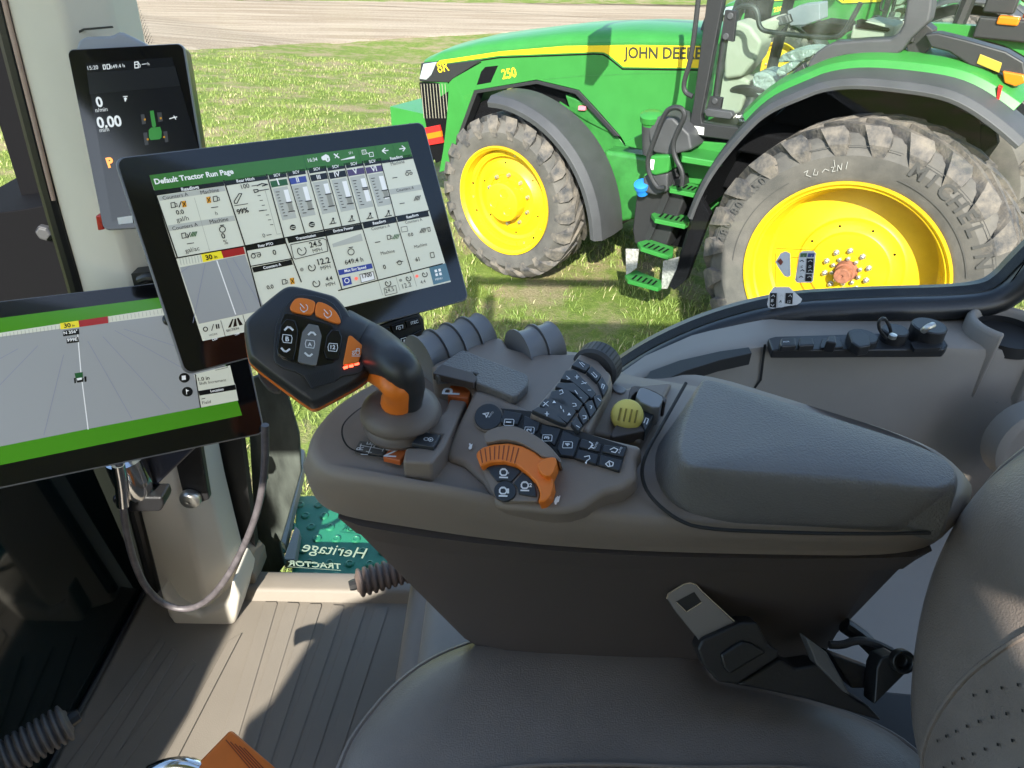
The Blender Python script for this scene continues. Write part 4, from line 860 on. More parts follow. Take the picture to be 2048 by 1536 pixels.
for i in range(16):
    t = (i+.5)/16; a = (575+t*222, 812-t*55); b = (628+t*178, 908-t*50); thw.spx(HF, [z1(*a), z1(*b)], .0006, .0049, dark_in)
thw.build('thumb_wheel', joy, smoothf=False)
m = MB(); q = .0085
m.text(HF, 'B', z1(408, 535), z1(438, 535), icon, q, .03); m.text(HF, '12', z1(766, 598), z1(816, 600), icon, .0072, .03); m.text(HF, 'A', z1(588, 575), z1(622, 575), icon, .0088, .03)
for p, ww in ((Z1((388, 480), (455, 488), (462, 510), (455, 550), (392, 545), (382, 520)), .0082), (Z1((576, 525), (640, 532), (645, 560), (636, 592), (574, 584), (568, 555)), .0086), (Z1((762, 552), (826, 556), (830, 590), (820, 618), (756, 612), (752, 580)), .0070)): m.spx(HF, p, .0006, ww, icon, True)
for p, ww in ((Z1((402, 445), (425, 420), (445, 424), (468, 445)), .0085), (Z1((376, 592), (398, 615), (416, 618), (440, 600)), .0085), (Z1((594, 482), (612, 464), (634, 466), (650, 484)), .009), (Z1((566, 630), (590, 652), (606, 654), (622, 640)), .009)): m.spx(HF, p, .0016, ww, icon)
for cx, cy in ((558, 265), (750, 312)):
    m.spx(HF, [z1(cx+30*math.cos(R(a)), cy+30*math.sin(R(a))) for a in range(-60, 215, 25)], .0006, .0072, icon); m.spx(HF, [z1(cx+2, cy+2), z1(cx-30, cy-32)], .0007, .0072, icon); m.spx(HF, [z1(cx-8, cy+32), z1(cx+2, cy+32)], .0012, .0072, icon)
m.spx(HF, Z1((948, 618), (980, 612), (984, 596), (1005, 596), (1005, 618)), .0007, .0072, icon); m.spx(HF, [z1(992+16*math.cos(R(a)), 628+16*math.sin(R(a))) for a in range(0, 361, 40)], .0006, .0072, icon); m.spx(HF, [z1(957+9*math.cos(R(a)), 636+9*math.sin(R(a))) for a in range(0, 361, 60)], .0006, .0072, icon); m.spx(HF, Z1((945, 655), (1010, 655)), .0006, .0072, icon)
m.build('joystick_icon', joy, smoothf=False)
m = MB(); base = bc+V((0, 0, .004))
pa = [HF.P(655, 662, -.022), HF.P(690, 676, -.020), HF.P(750, 700, -.021), at(800, 730, 2.790), at(819, 764, 2.768), at(817, 790, 2.752), at(814, 808, 2.738)]
rr_ = [.004, .0255, .0225, .0165, .0138, .0132, .0135]
m.tube(pa, lambda t: (lambda i: rr_[i]+(rr_[min(6, i+1)]-rr_[i])*(t*6-i))(min(5, int(t*6))), stick, 20, 3); m.build('joystick_neck', joy, angle=70)
m = MB(); pa = [HF.P(724, 736, -.026), HF.P(756, 748, -.024), at(788, 766, 2.776), at(799, 788, 2.756), at(797, 800, 2.746), at(796, 806, 2.738)]
m.tube(pa, lambda t: .008+.0075*min(1, t*1.25), orange, 18, 3); m.build('joystick_neck_underside', joy, angle=70)
m = MB(); m.pp(HF, [(512, 742), (540, 748), (566, 784), (540, 782), (520, 760)], -.06, -.045, grey_pl, 1); m.build('finger_paddle', joy, .004)
# gate labels and neutral key
m = MB(); m.pp(TOP, Z1((1010, 1340), (1240, 1375), (1195, 1455), (965, 1420)), .0, .0034, pm('gate_label', (.09, .085, .08), .4), 0)
for p in (Z1((1010, 1375), (1205, 1412)), Z1((1112, 1360), (1078, 1440)), Z1((1020, 1365), (1010, 1400)), Z1((1205, 1395), (1190, 1425)), Z1((1060, 1425), (1105, 1435)), Z1((1100, 1365), (1135, 1372))): m.spx(TOP, p, .0007, .0042, icon)
for t_, p in (('R', (1040, 1402)), ('2', (1180, 1385)), ('1', (1075, 1452)), ('F', (1125, 1362))): m.text(TOP, t_, z1(p[0]-6, p[1]+14), z1(p[0]+4, p[1]-14), icon, .0042)
m.build('gate_label', shell, smoothf=False)
def okey(name, pts, z0, h, mat, letter=None, lp=None, fr=TOP):
    m = MB(); m.pp(fr, pts, z0, h, mat)
    if letter: m.text(fr, letter, lp[0], lp[1], icon, h+.0005, .01)
    return m.build(name, shell, .001)
okey('neutral_key', Z1((1265, 1385), (1405, 1410), (1335, 1500), (1195, 1470)), .0, .006, dkorange, 'N', (z1(1300, 1472), z1(1318, 1410)))
m = MB(); bf = hz(2.715); m.pp(bf, Z1((1500, 1265), (1665, 1290), (1610, 1390), (1380, 1390), (1355, 1505), (1590, 1520), (1700, 1380), (1930, 900), (1780, 885), (1700, 1090)), -.03, -.001, con, 0); m.build('latch_rail', shell, .003)
okey('lock_key', Z1((1500, 1262), (1668, 1290), (1605, 1392), (1425, 1358)), -.002, .003, btn, None, None, bf)
m = MB(); m.spx(bf, [z1(1582+18*math.cos(R(a)), 1330+16*math.sin(R(a))) for a in range(0, 361, 36)], .0007, .0036, icon); m.spx(bf, [z1(1545+18*math.cos(R(a)), 1326+12*math.sin(R(a))) for a in range(0, 361, 36)], .0007, .0036, icon); m.add([bf.P(*z1(*p), .0036) for p in ((1573, 1322), (1592, 1330), (1574, 1340))], [[0, 1, 2]], icon); m.build('lock_icon', shell, smoothf=False)
okey('park_key', Z2((232, 500), (400, 518), (372, 602), (212, 582)), -.02, .003, dkorange, 'P', (z2(300, 578), z2(312, 522)), bf)
# raised control block with levers
m = MB(); blk_f = hz(2.722)
m.pp(blk_f, [(862, 728), (920, 700), (985, 674), (1004, 673), (1018, 694), (1060, 706), (1120, 706), (1150, 704), (1222, 742), (1226, 764), (1178, 862), (1150, 856), (1060, 830), (948, 790), (935, 770), (868, 750)], -.05, 0, con); blockc = m.build('control_block', console, .006, seg=3)
m = MB(); m.pp(blk_f, [(868, 742), (874, 732), (918, 702), (926, 699), (1050, 746), (1057, 752), (1056, 768), (1034, 790), (1024, 793), (952, 765), (950, 752), (955, 748), (948, 745), (872, 752)], .0, .011, padm); m.build('wrist_pad', blockc, .004, seg=3)
m = MB(); m.pp(blk_f, Z2((100, 400), (170, 335), (400, 400), (440, 440), (425, 470), (410, 482), (100, 410)), .004, .0116, skirtm); m.build('pad_skid', blockc, .0015)
def roller(px, px2, n_, r_, zc, wd):
    a, b = at(*px, zc), at(*px2, zc); d = (b-a); L = d.length/n_; d = d.normalized()
    for k in range(n_):
        m = MB(); o = a+d*(L*k)
        m.lathe(o, d, [(.001, 0), (r_+.003, 0), (r_+.003, .0015), (r_-.001, .0035), (r_-.001, L*.93-.0025), (r_+.001, L*.93), (.001, L*.93)], leverm, 40)
        m.build('lever_paddle', console, angle=50)
roller((838, 724), (968, 672), 4, .026, 2.712, .02)
roller((1036, 712), (1108, 690), 2, .026, 2.712, .02)
m = MB(); m.pp(hz(2.70), [(800, 745), (850, 760), (800, 790), (770, 780)], -.02, 0, con); m.build('lever_base', console, .003)
# keypad
KF = fr3((1150, 728, 2.733), (1062, 828, 2.733), (1165, 862, 2.727))
m = MB(); m.pp(KF, [(1140, 732), (1160, 706), (1192, 714), (1224, 752), (1216, 778), (1160, 864), (1060, 826)], -.02, -.001, con); kp = m.build('keypad', console, .003)
def kkey(pts, h=.003, mat=btn): m = MB(); m.pp(KF, Z2(*pts), -.002, h, mat); return m.build('keypad_key', kp, .0008)
for p in ([(1210, 295), (1310, 345), (1275, 390), (1165, 345)], [(1318, 350), (1395, 420), (1360, 470), (1282, 395)], [(1400, 425), (1450, 515), (1410, 580), (1368, 475)],
          [(1120, 385), (1190, 380), (1355, 560), (1320, 600), (1160, 465), (1080, 450)], [(1060, 480), (1180, 480), (1300, 590), (1260, 640), (1190, 560), (1040, 510)], [(1010, 545), (1120, 520), (1250, 640), (1220, 690), (1150, 690), (990, 600)], [(960, 600), (1080, 590), (1200, 700), (1170, 740), (1130, 790), (920, 650)], [(905, 665), (1000, 680), (1130, 800), (1060, 780), (860, 690)],
          [(1330, 580), (1390, 570), (1400, 620), (1360, 680)], [(1265, 640), (1320, 610), (1355, 690), (1310, 745)], [(1215, 720), (1255, 660), (1300, 750), (1255, 800)], [(1160, 790), (1200, 735), (1250, 810), (1215, 850)]):
    kkey(p)
m = MB()
for p in (Z2((1225, 325), (1255, 360)), Z2((1240, 325), (1265, 345)), Z2((1318, 410), (1345, 440)), Z2((1330, 400), (1360, 430), (1350, 442)), Z2((1395, 520), (1400, 490), (1418, 500), (1405, 530)), Z2((1190, 437), (1220, 437)), Z2((1205, 422), (1205, 452)), Z2((1290, 538), (1312, 538)), Z2((1190, 540), (1210, 568)), Z2((1230, 594), (1242, 598)), Z2((960, 720), (990, 722)), Z2((975, 705), (975, 738)), Z2((1080, 660), (1085, 680)), Z2((1100, 690), (1104, 706)), Z2((1070, 545), (1090, 535), (1100, 560), (1075, 570)), Z2((1170, 640), (1195, 640), (1200, 660), (1175, 664)), Z2((1125, 430), (1150, 450), (1130, 455)), Z2((1245, 470), (1275, 490)), Z2((1240, 490), (1280, 480)), Z2((1305, 655), (1320, 660), (1312, 680)), Z2((1250, 735), (1275, 735), (1275, 755), (1255, 760)), Z2((1200, 810), (1225, 825)), Z2((950, 630), (985, 660)), Z2((985, 625), (945, 660)), Z2((1365, 600), (1385, 620))): m.spx(KF, p, .0007, .0036, icon)
for c in ((1030, 628), (1145, 722)): m.add([KF.P(*z2(c[0]+dx, c[1]+dy), .0036) for dx, dy in ((-14, 10), (14, 8), (0, -12))], [[0, 1, 2]], icon)
m.build('keypad_icon', kp, smoothf=False)
# ribbed encoder wheel
m = MB(); ea, eb = at(1170, 728, 2.722), at(1214, 760, 2.722); ax = (KF.P(1160, 715)-KF.P(1062, 828)).normalized(); ec = at(1186, 742, 2.717); ax.z = 0; ax = ax.normalized()
m.lathe(ec, ax, [(.001, 0), (.021, 0), (.024, .003), (.024, .019), (.021, .022), (.001, .022)], grey_pl, 64)
for i in range(30):
    a = 6.2832*i/30; e1 = UZ; e2 = ax.cross(UZ); dr = e1*math.cos(a)+e2*math.sin(a); tg = -e1*math.sin(a)+e2*math.cos(a); c = ec+dr*.0244
    m.add([c+tg*s_*.0008+ax*t_ for s_, t_ in ((-1, .004), (1, .004), (1, .018), (-1, .018))], [[0, 1, 2, 3]], dark_in)
m.build('encoder_wheel', console, angle=40)
# switches between keypad and lid
SW = hz(2.70); m = MB(); m.pp(SW, Z2((1480, 470), (1590, 520), (1700, 490), (1940, 470), (1700, 930), (1260, 850), (1470, 540)), -.04, .004, con); swb = m.build('switch_tray', console, .004)
m = MB(); m.pp(SW, Z2((1680, 520), (1720, 515), (1860, 580), (1870, 610), (1830, 690), (1650, 610)), .0, .022, leverm, 1); m.build('rocker_switch', swb, .003)
m = MB(); m.pp(SW, Z2((1610, 515), (1660, 500), (1780, 530), (1900, 600), (1880, 640), (1850, 600), (1700, 540), (1640, 560), (1600, 640)), .0, .018, skirtm, 1); m.build('switch_guard', swb, .002)
m = MB(); pc_ = at(*z2(1590, 735), 2.712); m.lathe(pc_, V((-.15, -.75, .6)), [(.011, -.02), (.0145, -.012), (.0155, .004), (.0145, .012), (.011, .015), (.001, .016)], yelk, 24)
m.build('yellow_knob', swb, angle=40); m = MB(); KA = V((-.15, -.75, .6)).normalized(); KU = KA.cross(UZ).normalized()*-1; KW = KA.cross(KU)
for k in range(4): m.tube([pc_+KA*.0164+KU*(-.0075+.005*k)-KW*.006, pc_+KA*.0164+KU*(-.0065+.005*k)+KW*.006], .0008, pm('knob_groove', (.25, .2, .04), .6), 6, 0)
m.build('knob_groove', swb)
m = MB(); m.pp(SW, Z2((1690, 640), (1800, 720), (1730, 850), (1680, 760)), .0, .014, btn); m.pp(SW, Z2((1540, 735), (1670, 760), (1735, 850), (1480, 900), (1460, 880)), .0, .012, skirtm)
m.spx(SW, Z2((1720, 790), (1735, 750), (1755, 760), (1740, 800)), .001, .0146, icon); m.build('lift_key', swb, .0015)
m = MB(); m.pp(SW, Z2((1470, 480), (1590, 520), (1570, 555), (1530, 562), (1480, 530)), .003, .0065, leverm, 1); m.build('tray_cover', swb, .001)
# sloping pod: button strip and throttle dial
PF = fr3((957, 786, 2.728), (1285, 891, 2.728), (1040, 1018, 2.690))
m = MB(); m.pp(PF, Z2((420, 520), (600, 575), (850, 690), (1200, 830), (1480, 910), (1715, 965), (1660, 1060), (1668, 1220), (1560, 1300), (1420, 1335), (1250, 1440), (1130, 1475), (1000, 1480), (600, 1440), (540, 1385), (470, 1250), (330, 1110), (190, 1070), (200, 960), (340, 690)), -.03, -.002, con); pod = m.build('control_pod', console, .006, seg=3)
PF2 = PF
m = MB(); m.pp(PF, Z2((560, 670), (640, 680), (850, 700), (1200, 845), (1590, 970), (1530, 1165), (1180, 1060), (1070, 1045), (1000, 960), (860, 870), (600, 790)), -.003, .0002, dark_in); m.build('strip_recess', pod, smoothf=False)
def pkey(name, pts, h=.0024, mat=btn, sm=0, b=.001): m = MB(); m.pp(PF, Z2(*pts), -.003, h, mat, sm); return m.build(name, pod, b)
ov = [(522+106*math.cos(R(a))*.98+22*math.sin(R(a)), 740+98*math.sin(R(a))-25*math.cos(R(a))) for a in range(0, 360, 12)]
pkey('auto_key_ring', [(522+(x-522)*1.1, 742+(y-740)*1.12) for x, y in ov], .001, con); pkey('auto_key', ov, .0026)
for p in ([(645, 692), (785, 716), (748, 802), (612, 782)], [(800, 730), (925, 785), (900, 850), (860, 872), (785, 832)], [(938, 800), (1086, 832), (1032, 962), (1000, 942), (920, 872)], [(1098, 842), (1228, 905), (1178, 1050), (1082, 1040), (1050, 990)], [(1242, 908), (1392, 952), (1378, 1012), (1218, 975)], [(1412, 955), (1588, 978), (1560, 1052), (1396, 1012)], [(1215, 990), (1370, 1030), (1350, 1106), (1192, 1060)], [(1388, 1032), (1555, 1075), (1530, 1160), (1372, 1110)]): pkey('number_key', p)
m = MB()
for t_, c in (('1', (682, 785)), ('2', (838, 845)), ('3', (975, 905)), ('4', (1132, 958))):
    x, y = c; m.text(PF, t_, z2(x+14, y+12), z2(x+18, y-12), icon, .003, .05); m.spx(PF, [z2(x+dx, y+dy) for dx, dy in ((-30, -24), (34, -22), (40, -14), (36, 24), (-34, 24), (-38, 16))], .0006, .003, icon, True)
m.text(PF, 'AUTO', z2(532, 752), z2(566, 708), icon, .0032); m.text(PF, 'AUTO', z2(1345, 990), z2(1370, 940), icon, .003); m.text(PF, 'AUTO', z2(1532, 1028), z2(1556, 978), icon, .003)
m.spx(PF, Z2((482, 720), (528, 712), (510, 748), (505, 728), (482, 720)), .0008, .0032, icon)
for p in (Z2((1300, 935), (1325, 950), (1310, 975), (1335, 985)), Z2((1295, 990), (1330, 960)), Z2((1460, 995), (1490, 980), (1520, 995), (1500, 1018), (1470, 1010)), Z2((1262, 1050), (1300, 1042), (1305, 1065), (1280, 1080), (1275, 1105)), Z2((1270, 1095), (1290, 1075)), Z2((1425, 1105), (1455, 1082), (1485, 1095), (1480, 1120), (1445, 1125), (1425, 1105)), Z2((1450, 1085), (1460, 1125))): m.spx(PF, p, .0008, .003, icon)
m.build('key_icon', pod, smoothf=False)
m = MB(); m.pp(PF, Z2((492, 890), (500, 862), (560, 830), (640, 812), (720, 812), (800, 838), (900, 892), (990, 962), (1060, 1040), (1085, 1080), (1070, 1100), (1040, 1055), (945, 1055), (880, 1000), (760, 935), (640, 915), (540, 938), (500, 940)), -.004, .014, con, 1); m.build('dial_surround', pod, .004, seg=3)
m = MB(); arc = Z2((428, 1035), (440, 1005), (480, 975), (560, 950), (680, 942), (790, 965), (880, 1010), (940, 1056), (990, 1050), (1035, 1045), (1054, 1075), (1045, 1120), (1015, 1190), (1026, 1270), (1005, 1345), (960, 1390), (905, 1400), (922, 1330), (892, 1245), (820, 1172), (740, 1112), (640, 1086), (540, 1092), (465, 1128)); m.pp(PF, arc, -.004, .012, orange); dial = m.build('throttle_dial', pod, .004, seg=3)
m = MB(); m.pp(PF, Z2((950, 1060), (1035, 1047), (1052, 1080), (1020, 1180), (980, 1205), (930, 1180), (890, 1120)), .008, .019, orange, 1); m.build('dial_grip', dial, .005, seg=3)
m = MB()
for k in range(9):
    t = k/8; x0, y0, x1, y1 = 462+t*295, 1000-math.sin(t*2.6)*38+t*5, 480+t*245, 1105-math.sin(t*2.8)*38+t*20; m.spx(PF, [z2(x0, y0), z2(x1, y1-10)], .0009, .0124, pm('dial_groove', (.22, .05, .01), .6))
m.build('dial_groove', dial, smoothf=False)
pkey('dial_face', [(467, 1132), (540, 1092), (640, 1087), (740, 1115), (830, 1178), (893, 1250), (920, 1330), (905, 1395), (640, 1390), (585, 1362), (552, 1312)], .004, con)
for p, s_ in (([(505, 1132), (600, 1103), (700, 1112), (778, 1158), (700, 1243), (640, 1230), (592, 1240)], 0), ([(790, 1168), (850, 1212), (888, 1282), (896, 1358), (758, 1335), (746, 1285), (718, 1248)], 0), ([(652+86*math.cos(R(a)), 1312+78*math.sin(R(a))) for a in range(0, 360, 15)], 0)):
    m = MB(); m.pp(PF, Z2(*p), .002, .0058, btn, s_); m.build('engine_speed_key', pod, .0008)
m = MB()
for (x, y), t_ in (((642, 1170), '1'), ((805, 1270), '2'), ((638, 1312), None)):
    m.spx(PF, [z2(x+dx, y+dy) for dx, dy in ((-26, -8), (-18, -22), (12, -24), (26, -10), (26, 8), (14, 22), (-14, 22), (-26, 10))], .0013, .0064, icon, True); m.spx(PF, [z2(x-30, y+38), z2(x+30, y+40)], .0014, .0064, icon); m.spx(PF, [z2(x-12, y-28), z2(x+10, y-28)], .001, .0064, icon)
    if t_: m.text(PF, t_, z2(x+32, y+12), z2(x+44 if t_ == '1' else x+54, y+12), icon, .0064, .03)
    else: m.add([PF.P(*z2(x+38+d1, y+d2), .0064) for d1, d2 in ((-8, -18), (8, -18), (8, 20), (-8, 20))], [[0, 1, 2, 3]], icon)
# tortoise and hare marks at the two ends of the dial
tt = [(1030, 1395), (1040, 1368), (1056, 1350), (1068, 1358), (1074, 1346), (1078, 1352), (1072, 1372), (1066, 1396), (1052, 1402), (1046, 1418), (1036, 1416)]
m.add([PF.P(*z2(*p), .0008) for p in tt], [list(range(len(tt)))], icon)
hh = [(372, 985), (380, 965), (376, 950), (384, 944), (392, 956), (404, 950), (400, 968), (396, 988), (382, 996)]
m.add([PF.P(*z2(*p), .0008) for p in hh], [list(range(len(hh)))], icon)
m.build('dial_icon', pod, smoothf=False)
m = MB(); m.stroke(PF, [PF.px(*p) for p in Z2((250, 600+300), (195, 1000))], .001, .0, dark_in); m.build('pod_gap', pod, smoothf=False)
# ================================================================ DISPLAYS
def lit(name, col, e=.30): return pm(name, col, .14, emit=e, spec=.5)
case = pm('display_case_black', (.010, .010, .011), .32, bump=.05, bscale=900)
bez = pm('display_glass_black', (.006, .006, .007), .07, coat=.2)
rimc = pm('display_rim_grey', (.16, .16, .17), .35)
E_ = .17
cream = lit('screen_cream', (.56, .57, .47), E_); hgreen = lit('screen_header_green', (.035, .14, .025), E_); sblack = lit('screen_black', (.012, .012, .012), .05); sgrey = lit('screen_field_grey', (.27, .28, .28), E_)
swhite = lit('screen_white', (.72, .72, .70), E_); sband = lit('screen_grey_band', (.38, .39, .35), E_); stext = lit('screen_dark_text', (.02, .02, .022), .0); syel = lit('screen_yellow', (.75, .62, .03), E_); sred = lit('screen_red', (.30, .02, .02), E_); sblue = lit('screen_blue', (.04, .06, .25), E_); sgr2 = lit('screen_tag_green', (.02, .09, .03), E_); steal = lit('screen_teal', (.08, .16, .20), E_); smid = lit('screen_mid_grey', (.24, .24, .20), E_); sline = lit('screen_faint_line', (.20, .21, .28), E_); sfg = lit('screen_bright_green', (.055, .22, .012), E_); samb = lit('screen_amber', (.60, .28, .02), E_); sor = lit('screen_orange', (.80, .25, .04), .7); spur = lit('screen_violet', (.07, .05, .12), E_)
def rrect(w_, h_, r_, k=5):
    o = []
    for cx, cy, a0 in ((w_/2-r_, h_/2-r_, 0), (-w_/2+r_, h_/2-r_, 90), (-w_/2+r_, -h_/2+r_, 180), (w_/2-r_, -h_/2+r_, 270)):
        for i in range(k+1): a = R(a0+90*i/k); o.append((cx+r_*math.cos(a), cy+r_*math.sin(a)))
    return o
def display(name, label, fr, w_, h_, r_, t_=.022):
    t = thing(name, label, 'screen', fr.o)
    m = MB()
    m.loft([[fr.p(x*k, y*k, wz) for x, y in rrect(w_, h_, r_)] for k, wz in ((.93, -t_), (.985, -t_*.7), (1, -.006), (1., -.0015))], case); m.build('housing', t, angle=50)
    m = MB(); m.loft([[fr.p(x*k, y*k, wz) for x, y in rrect(w_, h_, r_)] for k, wz in ((1.003, -.006), (1.006, -.002), (1.001, -.0003), (.994, .0))], rimc); m.build('rim', t, angle=50)
    m = MB(); m.prism(fr, rrect(w_*.992, h_*.992, r_*.95), -.002, .0006, bez); m.build('glass_bezel', t, smoothf=False)
    return t
MF = Fr((-.2227, .7278, 2.7949), (.8212, .5699, -.0297), (-.2591, .4187, .8704), (.508, -.707, .492))
z7 = lambda x, y: (230+x/2.885, 250+y/2.885)
main = display('touchscreen', 'upper tilted touchscreen behind the joystick with a green header and cream gauge page', MF, .337, .2185, .009)
s = MB(); W0 = .0012
def f7(pts, lv, mat, mb=None): (mb or s).flat(MF, [z7(*p) for p in pts], W0+.0003*lv, mat)
def t7(body, a, b, mat=stext, lv=4, bold=.0): s.text(MF, body, z7(*a), z7(*b), mat, W0+.0003*lv, bold)
def l7(pts, wd=.0006, mat=stext, lv=4, closed=False): s.spx(MF, [z7(*p) for p in pts], wd, W0+.0003*lv, mat, closed)
f7([(198, 290), (1690, 95), (1938, 905), (505, 1245)], 0, cream)
f7([(198, 290), (1690, 95), (1716, 182), (228, 378)], 1, hgreen)
l7([(1085, 176), (1108, 262)], .0004, sgr2, 2); l7([(1400, 135), (1424, 222)], .0004, sgr2, 2); l7([(1500, 122), (1526, 208)], .0004, sgr2, 2); l7([(1600, 110), (1626, 196)], .0004, sgr2, 2)
t7('Default Tractor Run Page', (232, 342), (686, 280), swhite, 3, .03); t7('16:34', (1116, 214), (1170, 206), swhite, 3, .01)
s.add([MF.P(*z7(x, y), W0+.0009) for x, y in [(1192, 196), (1190, 184), (1203, 176), (1216, 168), (1232, 176), (1240, 190), (1232, 200), (1200, 204)]], [list(range(8))], swhite)
def c7(x, y, r, mat, lv, wd=None):
    p = [(x+r*math.cos(R(a)), y+r*math.sin(R(a))) for a in range(0, 360, 24)]
    if wd: l7(p, wd, mat, lv, True)
    else: f7(p, lv, mat)
c7(1228, 200, 13, swhite, 4); l7([(1228, 192), (1228, 204)], .0009, hgreen, 5)
l7([(1265, 168), (1292, 188)], .0016, swhite, 3); l7([(1286, 164), (1270, 190)], .0008, swhite, 3); f7([(1303, 200), (1383, 178), (1384, 192), (1304, 203)], 3, swhite); t7('SF1', (1348, 170), (1376, 166), swhite, 3)
l7([(1424, 146), (1446, 143), (1450, 166), (1428, 169)], .0007, swhite, 3, True); l7([(1466, 160), (1488, 157), (1492, 180), (1470, 183)], .0007, swhite, 3, True); l7([(1450, 158), (1466, 168)], .0006, swhite, 3); t7('1', (1477, 176), (1482, 175), swhite, 3); t7('2', (1433, 161), (1441, 160), swhite, 3)
l7([(1576, 146), (1544, 150)], .0012, swhite, 3); l7([(1558, 134), (1542, 150), (1562, 164)], .0012, swhite, 3); l7([(1642, 138), (1672, 134)], .0012, swhite, 3); l7([(1656, 120), (1674, 134), (1662, 150)], .0012, swhite, 3)
def bar(pts, body, a, b, mat=sblack, lv=1, tm=swhite): f7(pts, lv, mat); t7(body, a, b, tm, lv+1, .02)
# panel grid
GL = .0013
for p in ([(232, 380), (625, 322), (746, 690), (1010, 640), (1900, 470)],): pass
l7([(228, 378), (360, 766)], GL, sblack, 3); l7([(628, 320), (750, 695), (840, 1040), (880, 1180)], GL, sblack, 3); l7([(876, 285), (976, 655), (1075, 905)], GL, sblack, 3); l7([(352, 768), (740, 700), (1208, 605), (1810, 494)], GL, sblack, 3)
for a, b in (((990, 268), (1096, 622)), ((1106, 250), (1206, 605)), ((1214, 238), (1310, 588)), ((1322, 222), (1418, 568)), ((1428, 208), (1520, 548)), ((1530, 194), (1618, 532))): l7([a, b], GL*.8, sblack, 3)
l7([(1208, 605), (1310, 950)], GL, sblack, 3); l7([(1420, 570), (1518, 895)], GL*.8, sblack, 3); l7([(1618, 532), (1712, 850)], GL*.8, sblack, 3); l7([(1290, 955), (1890, 800)], GL, sblack, 3)
bar([(230, 378), (625, 320), (632, 350), (238, 408)], 'Readings', (386, 382), (486, 366)); bar([(632, 320), (872, 285), (880, 315), (640, 350)], 'Rear Hitch', (704, 332), (806, 316))
for i, (x, y, rn, mt) in enumerate(((880, 285, 'I', sgr2), (990, 268, 'II', sblue), (1110, 250, 'III', sblack), (1218, 236, 'IV', sblack), (1324, 220, 'V', spur), (1430, 206, 'VI', spur))):
    bar([(x+4, y), (x+104, y-16), (x+112, y+14), (x+12, y+30)], 'SCV', (x+38, y+14), (x+76, y+8))
    bar([(x+14, y+40), (x+110, y+25), (x+119, y+60), (x+24, y+76)], rn, (x+58-len(rn)*5, y+64), (x+74+len(rn)*6, y+58), mt, 1, swhite)
    # valve gauge
    g0 = (x+30, y+82); f7([(g0[0], g0[1]), (g0[0]+84, g0[1]-14), (g0[0]+138, g0[1]+168), (g0[0]+56, g0[1]+184)], 1, sband); f7([(g0[0]+62, g0[1]+8), (g0[0]+88, g0[1]+4), (g0[0]+124, g0[1]+134), (g0[0]+98, g0[1]+140)], 2, swhite)
    lo = (.55, .98, .45, .70, .40, .62)[i]; hi = (.95, .62, .98, .98, .48, .92)[i]
    q = lambda t, o: (g0[0]+62+36*t+o, g0[1]+8+132*t-o*.15)
    f7([q(min(lo, hi), 0), q(min(lo, hi), 26), q(max(lo, hi), 26), q(max(lo, hi), 0)], 3, smid)
    for e in (lo, hi): l7([q(e, -4), q(e, 30)], .0011, sblack, 4)
    for k in range(9): t = k/8; l7([(g0[0]+18+46*t, g0[1]+20+138*t), (g0[0]+30+46*t+(8 if k % 4 == 0 else 0), g0[1]+18+138*t)], .0007, sblack, 3)
    if i < 2: c7(x+146, y+306, 17, sblack, 3); l7([(x+134, y+306), (x+158, y+300)], .0006, cream, 4); l7([(x+136, y+314), (x+158, y+310)], .0006, cream, 4)
    else: l7([(x+128, y+322), (x+166, y+315)], .001, sblack, 3); l7([(x+136, y+318), (x+150, y+292), (x+156, y+312)], .0008, sblack, 3); c7(x+149, y+290, 6, sblack, 3)
for p in ([(256, 408), (446, 382), (450, 398), (262, 426)],): pass
f7([(248, 410), (628, 352), (638, 380), (256, 438)], 1, sband); f7([(304, 580), (684, 522), (694, 552), (314, 612)], 1, sband)
t7('Counters A', (278, 432), (424, 408)); t7('Machine', (497, 401), (602, 384)); t7('0.0', (350, 518), (406, 510), stext, 4, .02); t7('gal/h', (358, 560), (428, 548)); t7('h', (580, 520), (596, 518)); l7([(556, 477), (594, 472)], .0008)
t7('Counters A', (334, 608), (480, 582)); t7('Machine', (550, 570), (656, 552)); t7('gal/ac', (408, 738), (490, 722)); t7('0', (618, 656), (640, 652), stext, 4, .02); t7('%', (630, 690), (654, 686)); l7([(416, 686), (454, 680)], .0008); l7([(458, 420), (546, 726)], .0003, smid, 2)
def pump(x, y, k=1.): l7([(x, y), (x+22*k, y-4*k), (x+27*k, y+24*k), (x+4*k, y+28*k)], .0008, stext, 4, True); l7([(x+22*k, y+2*k), (x+34*k, y+4*k), (x+38*k, y+20*k), (x+28*k, y+20*k)], .0006)
def hatch(x, y, mat=sgr2):
    for k in range(4): l7([(x+k*9, y+26-k), (x+12+k*8, y-k)], .0009, mat)
def glassicon(x, y): f7([(x, y), (x+24, y-4), (x+30, y+32), (x+6, y+36)], 3, samb); l7([(x+4, y+4), (x+26, y+28)], .0007); l7([(x+24, y), (x+8, y+32)], .0007)
pump(322, 450); l7([(370, 474), (382, 442)], .0009); glassicon(384, 440); glassicon(526, 416); pump(566, 414)
pump(384, 626); l7([(420, 652), (434, 620)], .0009); hatch(436, 618); c7(620, 602, 17, stext, 4, .0009); l7([(608, 580), (628, 577)], .001)
t7('100', (728, 370), (782, 360), stext, 4, .01); t7('0', (854, 650), (870, 647)); t7('99%', (708, 516), (774, 502), stext, 4, .03); l7([(790, 352), (816, 348)], .0008); l7([(876, 636), (902, 632)], .0008); l7([(688, 440), (716, 396), (732, 396), (704, 452), (690, 452)], .0009, stext, 4, True); l7([(690, 466), (766, 454)], .0007)
